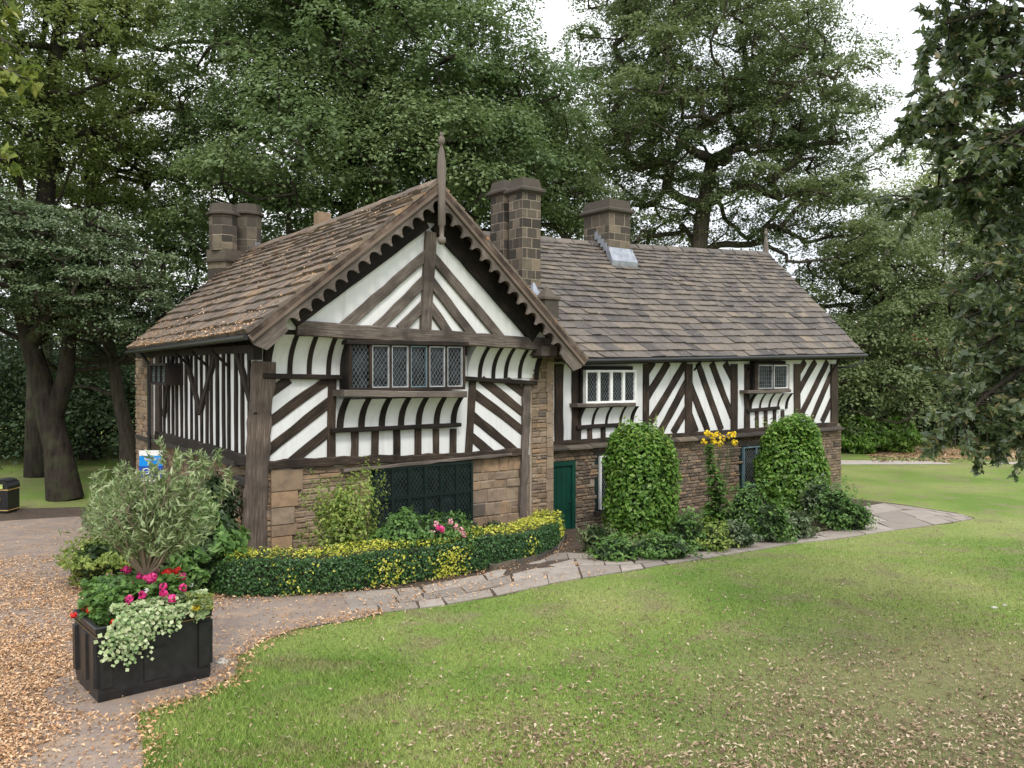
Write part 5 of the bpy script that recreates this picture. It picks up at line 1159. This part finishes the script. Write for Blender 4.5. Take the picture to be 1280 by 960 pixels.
# olive-like shrub standing in the planter
ol = empty('olive_bush', tuple(pp(.5, .5, zt-.09)), 'open grey green olive bush growing in the planter', 'shrub')
ob = F3(183, 722, .15); mb = MB(); ends = []
mb.tube([pp(.5, .5, zt-.1), ob], [.035, .03], 7)
dl = ob.y
fans = [(128, 668), (140, 640), (150, 612), (165, 600), (180, 590), (198, 585), (214, 592), (232, 606), (248, 625), (262, 590), (118, 632), (190, 640), (205, 655), (225, 668), (160, 680), (245, 660), (176, 620), (270, 575)]
for x, y in fans:
    e = at(x, y, dl+random.uniform(-.5, .5)); m1 = ob.lerp(e, .35)+Vector((random.uniform(-.05, .05), random.uniform(-.1, .1), -.02)); mb.tube([ob, m1, ob.lerp(e, .7)+Vector((0, 0, .03)), e], [.02, .015, .010, .005], 5)
    for k in range(8):
        b0_ = ob.lerp(e, random.uniform(.35, .95)); e2 = b0_+Vector((random.gauss(0, .20), random.gauss(0, .20), random.uniform(.02, .34))); mb.tube([b0_, b0_.lerp(e2, .5)+Vector((0, 0, .01)), e2], [.006, .005, .003], 4, cap=False); ends.append((b0_, e2))
for x, y in ((200, 548), (222, 562), (238, 562), (256, 566), (272, 560), (150, 578), (128, 585), (118, 592), (285, 585), (280, 600)):
    e = at(x, y+6, dl+random.uniform(-.3, .3)); b0_ = e-Vector((random.uniform(-.08, .08), 0, random.uniform(.2, .4))); mb.tube([b0_, e], [.006, .003], 4); ends += [(b0_, e)]*2
mb.obj('stem', M['twig'], ol)
P = []; A = []
for a, b_ in ends:
    dv = (b_-a); 
    for j in range(26):
        f_ = .15+.9*random.random(); c = a+dv*f_; sd3 = Vector(rdir(1)[0]); al = (dv.normalized()*.8+sd3*.8).normalized(); P.append(tuple(c+al*.045)); A.append(tuple(al))
for _ in range(2200):      # smaller side shoots through the bush
    th_ = random.uniform(0, 6.28); r_ = random.random()**.5; x = 192+math.cos(th_)*r_*84; y = 640+math.sin(th_)*r_*52; c = at(x, y, dl+random.uniform(-.5, .5)); al = (Vector(rdir(1)[0])+Vector(((x-183)*.01, 0, .7))).normalized(); P.append(tuple(c)); A.append(tuple(al))
P, A = np.array(P), np.array(A); leaves('foliage', P, unit(rng.normal(size=P.shape)+np.array([0, -.2, .6])), .11*(.6+.7*rng.random(len(P))), M['olive_leaf'], ol, .20, along=A)
# ------------------------------------------------------------ litter bin
bb0 = gp(19.5, 643); bc = Vector((bb0.x-.50, bb0.y+.28, bb0.z)); sc_ = m_px(1, bb0.y)
bin_ = empty('litter_bin', tuple(bc), 'black litter bin with gold trim at the left edge by the path', 'litter bin')
H_ = 43.5*sc_; mb = MB(); mb.box(bc+Vector((0, 0, .03)), .50, .46, .06); mb.box(bc+Vector((0, 0, .06+H_*.36)), .58, .54, H_*.72-.06+.06)
mb.obj('body', M['iron'], bin_)
mb = MB(); rows = []
for k in range(9):
    an = math.pi*k/8; x = -.30*math.cos(an); z = H_*.80+(H_*.20)*math.sin(an)**.8; rows.append([bc+Vector((x, -.28, z)), bc+Vector((x, .28, z))])
mb.grid(rows, smooth=False); mb.slab([r[0] for r in rows], (0, -.02, 0)); mb.slab([r[1] for r in rows], (0, .02, 0))
mb.box(bc+Vector((0, 0, H_*.76)), .60, .56, H_*.08); mb.obj('hood', M['iron'], bin_)
M['gold'] = plain('gold_paint', (.50, .34, .12), .4); M['lime_panel'] = plain('lime_label', (.40, .48, .14), .5)
mb = MB(); mb.box(bc+Vector((.02, -.305, H_*.80)), .30, .012, H_*.13); mb.obj('label_plate', M['lime_panel'], bin_)
mb = MB(); mb.box(bc+Vector((0, 0, H_*.70)), .602, .562, .025); mb.obj('trim_line', M['gold'], bin_); mb = MB(); mb.box(bc+Vector((0, 0, H_*.11)), .602, .562, .025); mb.obj('trim_line', M['gold'], bin_)
mb = MB(); cx = bc+Vector((.02, -.285, H_*.42)); mb.tube([cx+Vector((0, 0, -.09)), cx+Vector((0, 0, .03)), cx+Vector((0, 0, .06)), cx+Vector((0, 0, .11))], [.055, .075, .035, .008], 8); mb.obj('crest', M['gold'], bin_)
# ------------------------------------------------------------ blue sign
sp0 = at(189, 600, 18.6); zg = gz(0, sp0.y); sgn = empty('information_sign', (sp0.x, sp0.y, zg), 'blue and white opening times sign by the side wall behind the olive bush', 'sign')
SP = Plane((sp0.x, sp0.y), (1, .12), (.12, -1)); sw = m_px(14, 18.6); zT = at(189, 563, 18.6).z; zB = at(189, 602, 18.6).z; hS = zT-zB
def sgq(name, a0, a1, f0, f1, o_, m): mb = MB(); quadp(mb, SP, -sw+2*sw*a0, -sw+2*sw*a1, zT-hS*f1, zT-hS*f0, -.02, o_); return mb.obj(name, m, sgn)
mw = M['white_paint']; sgq('board', 0, 1, 0, 1, .010, mw)
sgq('blue_band', .0, 1, .17, .50, .014, plain('bright_blue_vinyl', (.0, .25, .72), .4, var=.05)); sgq('blue_band', .0, 1, .50, .86, .014, plain('royal_blue_vinyl', (.01, .06, .38), .4, var=.05))
mb = MB(); mb.tube([(sp0.x, sp0.y+.03, zg), (sp0.x, sp0.y+.03, zB+.1)], .03, 8); mb.obj('post', M['iron'], sgn)
def text(s_, x, f, size, m, out):
    cu = bpy.data.curves.new('lettering', 'FONT'); cu.body = s_; cu.size = size; cu.extrude = .002; o_ = bpy.data.objects.new('lettering', cu); COL.objects.link(o_); cu.materials.append(m)
    dg = bpy.context.evaluated_depsgraph_get(); me = bpy.data.meshes.new_from_object(o_.evaluated_get(dg)); bpy.data.objects.remove(o_); o_ = bpy.data.objects.new('lettering', me); COL.objects.link(o_)
    p = SP.pt(-sw+2*sw*x, zT-hS*f, out); o_.parent = sgn; o_.location = p-Vector(ORG[sgn.name]); o_.rotation_euler = (math.pi/2, 0, math.atan2(SP.u.y, SP.u.x)); return o_
text("Bishops' H", .22, .30, .085, mw, .018); text("Open", .14, .76, .20, mw, .018)
# ------------------------------------------------------------ near evergreen boughs (right) and pale leaves (top left)
def bough_tree(name, label, trunk, boughs, per, size, lm, bm, asp=.42, seed=5, spread=.45, tr=.2, shoots=26):
    global rng
    keep = rng; rng = np.random.default_rng(seed); random.seed(seed)
    root = empty(name, trunk[0], label, 'tree'); tb = MB(); tb.tube(trunk, [tr*(1.2-.7*i/(len(trunk)-1)) for i in range(len(trunk))], 12); tb.obj('trunk', M[bm], root)
    lb = MB(); P = []; A = []; Nn = []
    for pts in boughs:
        pts = [Vector(p) for p in pts]; n = len(pts); r0 = .05; lb.tube(pts, [r0*(1-.8*i/(n-1)) for i in range(n)], 6)
        for k in range(shoots):
            f_ = .12+.88*random.random(); i = min(int(f_*(n-1)), n-2); a = pts[i].lerp(pts[i+1], f_*(n-1)-i); dv = Vector(rdir(1)[0]); dv.z = dv.z*.6-.25; dv.normalize(); ln = spread*random.uniform(.5, 1.5)*(1.15-.5*f_)
            e = a+dv*ln; lb.tube([a, a.lerp(e, .5)+Vector((0, 0, .04)), e], [.010, .007, .004], 4, cap=False)
            for _ in range(per):
                g_ = .25+.8*random.random(); c = a.lerp(e, g_); sd3 = Vector(rdir(1)[0]); al = (dv*.7+sd3*.8+Vector((0, 0, -.15))).normalized(); P.append(tuple(c+al*size*.5)); A.append(tuple(al))
    P, A = np.array(P), np.array(A); leaves('foliage', P, unit(rng.normal(size=P.shape)*.8+np.array([-.1, -.25, .7])), size*(.6+.7*rng.random(len(P))), M[lm], root, asp, along=A, fold=.06)
    lb.obj('limbs', M[bm], root); rng = keep; return root
def Wd(l): return [W(*p) for p in l]
bough_tree('evergreen_tree', 'near evergreen tree with long glossy leaves hanging down the right edge', [(9.5, 9.5, 0), (9.4, 9.5, 3), (9.3, 9.6, 6), (9.2, 9.7, 9)],
    [Wd(l) for l in (
     [(1500, 60, 9.4), (1380, 20, 9.2), (1250, 10, 9.0), (1180, 30, 8.9)], [(1500, 150, 9.4), (1400, 110, 9.0), (1280, 90, 8.6), (1170, 120, 8.4)], [(1500, 200, 9.5), (1380, 170, 9.2), (1260, 165, 9.0), (1170, 190, 9.0)],
     [(1500, 250, 9.6), (1380, 220, 9.6), (1270, 230, 9.4), (1190, 240, 9.3)], [(1500, 300, 9.6), (1380, 290, 9.2), (1280, 310, 8.8), (1220, 350, 8.6)], [(1500, 370, 9.4), (1400, 370, 9.0), (1310, 390, 8.8), (1230, 430, 8.6)],
     [(1500, 400, 9.4), (1380, 420, 8.8), (1290, 450, 8.5), (1225, 500, 8.4), (1205, 535, 8.4)], [(1500, 470, 9.4), (1390, 480, 8.6), (1300, 500, 8.3), (1262, 560, 8.2)], [(1500, 100, 10), (1400, 60, 10.2), (1310, 50, 10.4), (1210, 75, 10.4)],
     [(1500, 30, 9), (1400, -40, 9), (1300, -60, 8.8), (1200, -50, 8.6)], [(1500, 330, 10), (1400, 330, 10.2), (1300, 270, 10.4), (1240, 270, 10.4)], [(1500, 120, 8.6), (1400, 140, 8.3), (1310, 140, 8.0), (1250, 180, 7.9)],
     [(1500, 200, 9.2), (1350, 190, 9.1), (1230, 215, 9.1), (1125, 250, 9.2)], [(1500, 120, 9.2), (1330, 100, 9.1), (1210, 120, 9.2), (1135, 155, 9.3)], [(1500, 20, 9.4), (1330, 40, 9.4), (1220, 45, 9.5), (1150, 70, 9.6)],
     [(1500, 260, 8.6), (1400, 250, 8.3), (1320, 330, 8.0), (1275, 390, 7.9)], [(1500, 420, 9.8), (1400, 400, 9.8), (1300, 360, 9.6), (1200, 400, 9.6)])],
    46, .105, 'magnolia', 'bark_dark', asp=.5, seed=5, spread=.60, tr=.3, shoots=58)
bough_tree('lime_bough_tree', 'near tree whose pale yellow green leaves reach into the top left corner', [(-9.4, 9, 0), (-9.3, 9, 3), (-9.2, 9, 6), (-9.1, 9, 9)],
    [Wd(l) for l in ([(-220, 60, 9.5), (-120, 20, 9.5), (-30, 30, 9.4), (22, 60, 9.4)], [(-220, 90, 9.5), (-120, 60, 9.5), (-30, 70, 9.4), (30, 98, 9.4)], [(-220, 200, 9.5), (-120, 170, 9.3), (-50, 185, 9.2), (8, 200, 9.2)], [(-200, 30, 9.5), (-100, -30, 9.5), (-10, -20, 9.5), (10, 8, 9.4)])],
    14, .13, 'yleaf', 'bark', asp=.6, seed=6, spread=.40, tr=.25, shoots=22)
random.seed(99)
# ------------------------------------------------------------ grass blades and fallen leaves
TX = [p.x for p in TAR]; TYY = [p.y for p in TAR]
def in_poly_np(x, y, XS, YS):
    c = np.zeros(len(x), bool); j = len(XS)-1
    for i in range(len(XS)):
        m_ = ((YS[i] > y) != (YS[j] > y)) & (x < (XS[j]-XS[i])*(y-YS[i])/((YS[j]-YS[i]) or 1e-9)+XS[i]); c ^= m_; j = i
    return c
SX = [p.x for p in SOILP]; SY = [p.y for p in SOILP]
def lawn_pts(n, y0, y1, k=1.6):
    y = y0+(y1-y0)*rng.random(n)**k; x = (rng.random(n)*1.36-.68)*y; m_ = ~in_poly_np(x, y, TX, TYY) & ~in_poly_np(x, y, SX, SY); return x[m_], y[m_]
n_ = 560000; x, y = lawn_pts(n_, 7.0, 25, 1.5); h_ = .016+.026*rng.random(len(x)); near = (np.abs(x+3.6) < 2.4) & (y < 10.5); h_[near] *= 1.9
dens = .5+.5*np.sin(x*1.7+np.sin(y*1.3)*2)*np.cos(y*1.1+x*.6); kk = rng.random(len(x)) < .55+.45*dens; kk &= rng.random(len(x)) < np.clip((24-y)/11, 0, 1); kk &= ~(((x-5.2)/4)**2+((y-8)/4.2)**2 < rng.random(len(x))*1.1); x, y, h_ = x[kk], y[kk], h_[kk]
an = rng.random(len(x))*6.28; wd = .0035+.0025*rng.random(len(x)); z = gza(y); lean = rng.normal(size=(len(x), 2))*.5*h_[:, None]
V = np.stack([np.stack([x-np.cos(an)*wd, y-np.sin(an)*wd, z], 1), np.stack([x+np.cos(an)*wd, y+np.sin(an)*wd, z], 1), np.stack([x+lean[:, 0], y+lean[:, 1], z+h_], 1)], 1)
tag(quads_obj('grass', V, rng.random(len(x)), M['blade'], None, 3), 'short mown grass of the lawn', kind='stuff')
M['litter'] = leafm('fallen_orange_leaves', [(0, (.17, .08, .035)), (.3, (.40, .21, .095)), (.65, (.60, .36, .19)), (1, (.74, .53, .34))], trans=.1)
M['litter_pale'] = leafm('fallen_tan_leaves', [(0, (.09, .055, .032)), (.4, (.22, .14, .085)), (.75, (.36, .25, .155)), (1, (.58, .47, .33))], trans=.1)
def litter(name, x, y, h, size, m_, label):
    P = np.stack([x, y, gza(y)+h+rng.random(len(x))*.012], 1); return tag(leaves(name, P, unit(rng.normal(size=P.shape)*.33+np.array([0, 0, 1.])), size*(.45+1.3*rng.random(len(x))**1.8), M[m_], None, .38, fold=.22), label, kind='stuff')
def fbm(x, y, s_): return (np.sin(x*s_+np.sin(y*s_*.7)*1.5)+np.sin(y*s_*1.3+np.cos(x*s_*.6)*2)+.5*np.sin((x+y)*s_*2.3)+.5*np.cos((x-y)*s_*3.1))/3
n_ = 480000; y = 6.2+15*rng.random(n_)**1.4; x = (rng.random(n_)*1.0-.72)*y*1.0; m_ = in_poly_np(x, y, TX, TYY)
P0 = gp(60, 690); dn = np.clip(.72+.55*fbm(x, y, 1.9)+.25*fbm(x, y, 5.1), .05, 1); dn *= np.clip((17.5-y)/4, 0.06, 1); right = x > -3.9-.0*(y); fr_x = np.clip((-4.2-x)/.8, .10, 1)
planter_shade = ((x-proot.location.x)**2+(y-proot.location.y)**2) < 1.0; dn *= fr_x; dn[planter_shade] *= .25
m_ &= rng.random(n_) < dn; litter('fallen_leaves', x[m_], y[m_], .018, .043, 'litter', 'drift of orange brown fallen leaves on the tarmac')
n_ = 130000; x, y = lawn_pts(n_, 6.6, 22, 1.5); e = np.exp(-(((x-4.6)/3.3)**2+((y-8.2)/3.2)**2))+.65*np.exp(-(((x-.6)/3.2)**2+((y-7.2)/1.5)**2)); dn = np.clip(e*(.75+.6*fbm(x, y, 2.3))+.06+.06*fbm(x, y, .9), .02, .98)
kk = rng.random(len(x)) < dn; litter('fallen_leaves', x[kk], y[kk], .014, .046, 'litter_pale', 'tan fallen leaves scattered over the right and near lawn')
# leaves caught along the lawn edge and in the path joints
P = []
for i in range(0, 11):
    a, b_ = TAR[i], TAR[i+1]
    for _ in range(170): q = a.lerp(b_, random.random()); P.append((q.x+random.gauss(0, .13), q.y+random.gauss(0, .13)))
for i in range(900): q = lerpl(fe, random.random()**1.5*.5).lerp(lerpl(be, random.random()*.5), random.random()); P.append((q.x, q.y))
for i in range(500): s_ = random.uniform(0, cum[-1]); q = hpos(s_)[0]-hpos(s_)[2]*abs(random.gauss(0, .12)); P.append((q.x, q.y))
P = np.array(P); litter('fallen_leaves', P[:, 0], P[:, 1], .04, .05, 'litter', 'fallen leaves gathered along the lawn edge, the hedge foot and the path joints')
n_ = 5000; px_ = 1090+520*rng.random(n_); dd = 35.5+7*rng.random(n_); x = (px_-640)/F*dd; litter('fallen_leaves', x, dd, .02, .16, 'yleaf' if False else 'litter_pale', 'carpet of yellow brown leaves under the far hedge')
# loose leaves lying on the cross wing roof
P = []; rr = []
Nr = (eL1-eL0).cross(rg0-eL0).normalized(); Nr = Nr if Nr.z > 0 else -Nr
for _ in range(2400):
    u, v = random.random(), random.random()**3
    if math.sin(u*9+v*7)+math.sin(u*4-v*11) < -.1: continue
    p = patch(eL0, eL1, rg1, rg0, u, v)+Nr*.085-ZV*.05*math.sin(math.pi*u)*(.4+.6*v); P.append(tuple(p))
P = np.array(P); tag(leaves('roof_litter', P, unit(np.array(Nr)+rng.normal(size=P.shape)*.25), .055*(.5+rng.random(len(P))), M['litter'], None, .4), 'orange dead leaves caught on the slates of the left roof', kind='stuff')
# broken stick and stones by the planter
mb = MB(); a = gp(246, 858); b_ = gp(271, 853); mb.tube([a+ZV*.03, b_+ZV*.035], [.03, .026], 6); tag(mb.obj('broken_stick', M['twig']), 'short broken piece of wood on the ground beside the planter', 'stick')
for i, (x, y, s_, lb) in enumerate(((279, 828, .10, 'small pale stone at the lawn edge right of the planter'), (1243, 760, .05, 'white flat stone lying on the right of the lawn'), (1256, 757, .035, 'smaller white stone beside the flat white stone on the lawn'))):
    c = gp(x, y); mb = MB(); mb.lathe(c, [(0, s_*.5), (s_*.6, s_*.42), (s_, s_*.2), (s_*.95, 0)], 7, smooth=False); tag(mb.obj('stone', plain('pale_stone', (.45, .43, .38), .9)), lb, 'stone')
# pale house glimpsed through the trees on the right
dh = 70; hb = empty('distant_house', base_at(1180, dh), 'pale distant house glimpsed through the trees on the right', 'house')
mb = MB(); c = Vector(base_at(1180, dh)); mb.box(c+Vector((0, 0, 2.4)), 14, 6, 5.2); mb.obj('wall', plain('pale_render', (.75, .70, .68), .9), hb)
mb = MB(); mb.slab([c+Vector((-7.4, -3.3, 5)), c+Vector((7.4, -3.3, 5)), c+Vector((7.4, 0, 7.6)), c+Vector((-7.4, 0, 7.6))], (0, .1, .15)); mb.slab([c+Vector((-7.4, 3.3, 5)), c+Vector((-7.4, 0, 7.6)), c+Vector((7.4, 0, 7.6)), c+Vector((7.4, 3.3, 5))], (0, -.1, .15)); mb.obj('roof', plain('red_tiles', (.35, .10, .07), .8), hb)
for i in range(4): mb = MB(); mb.box(c+Vector((-5.2+i*3.5, -3.02, 3.4)), 1.2, .1, 1.3); mb.obj('window', M['glass'], hb)
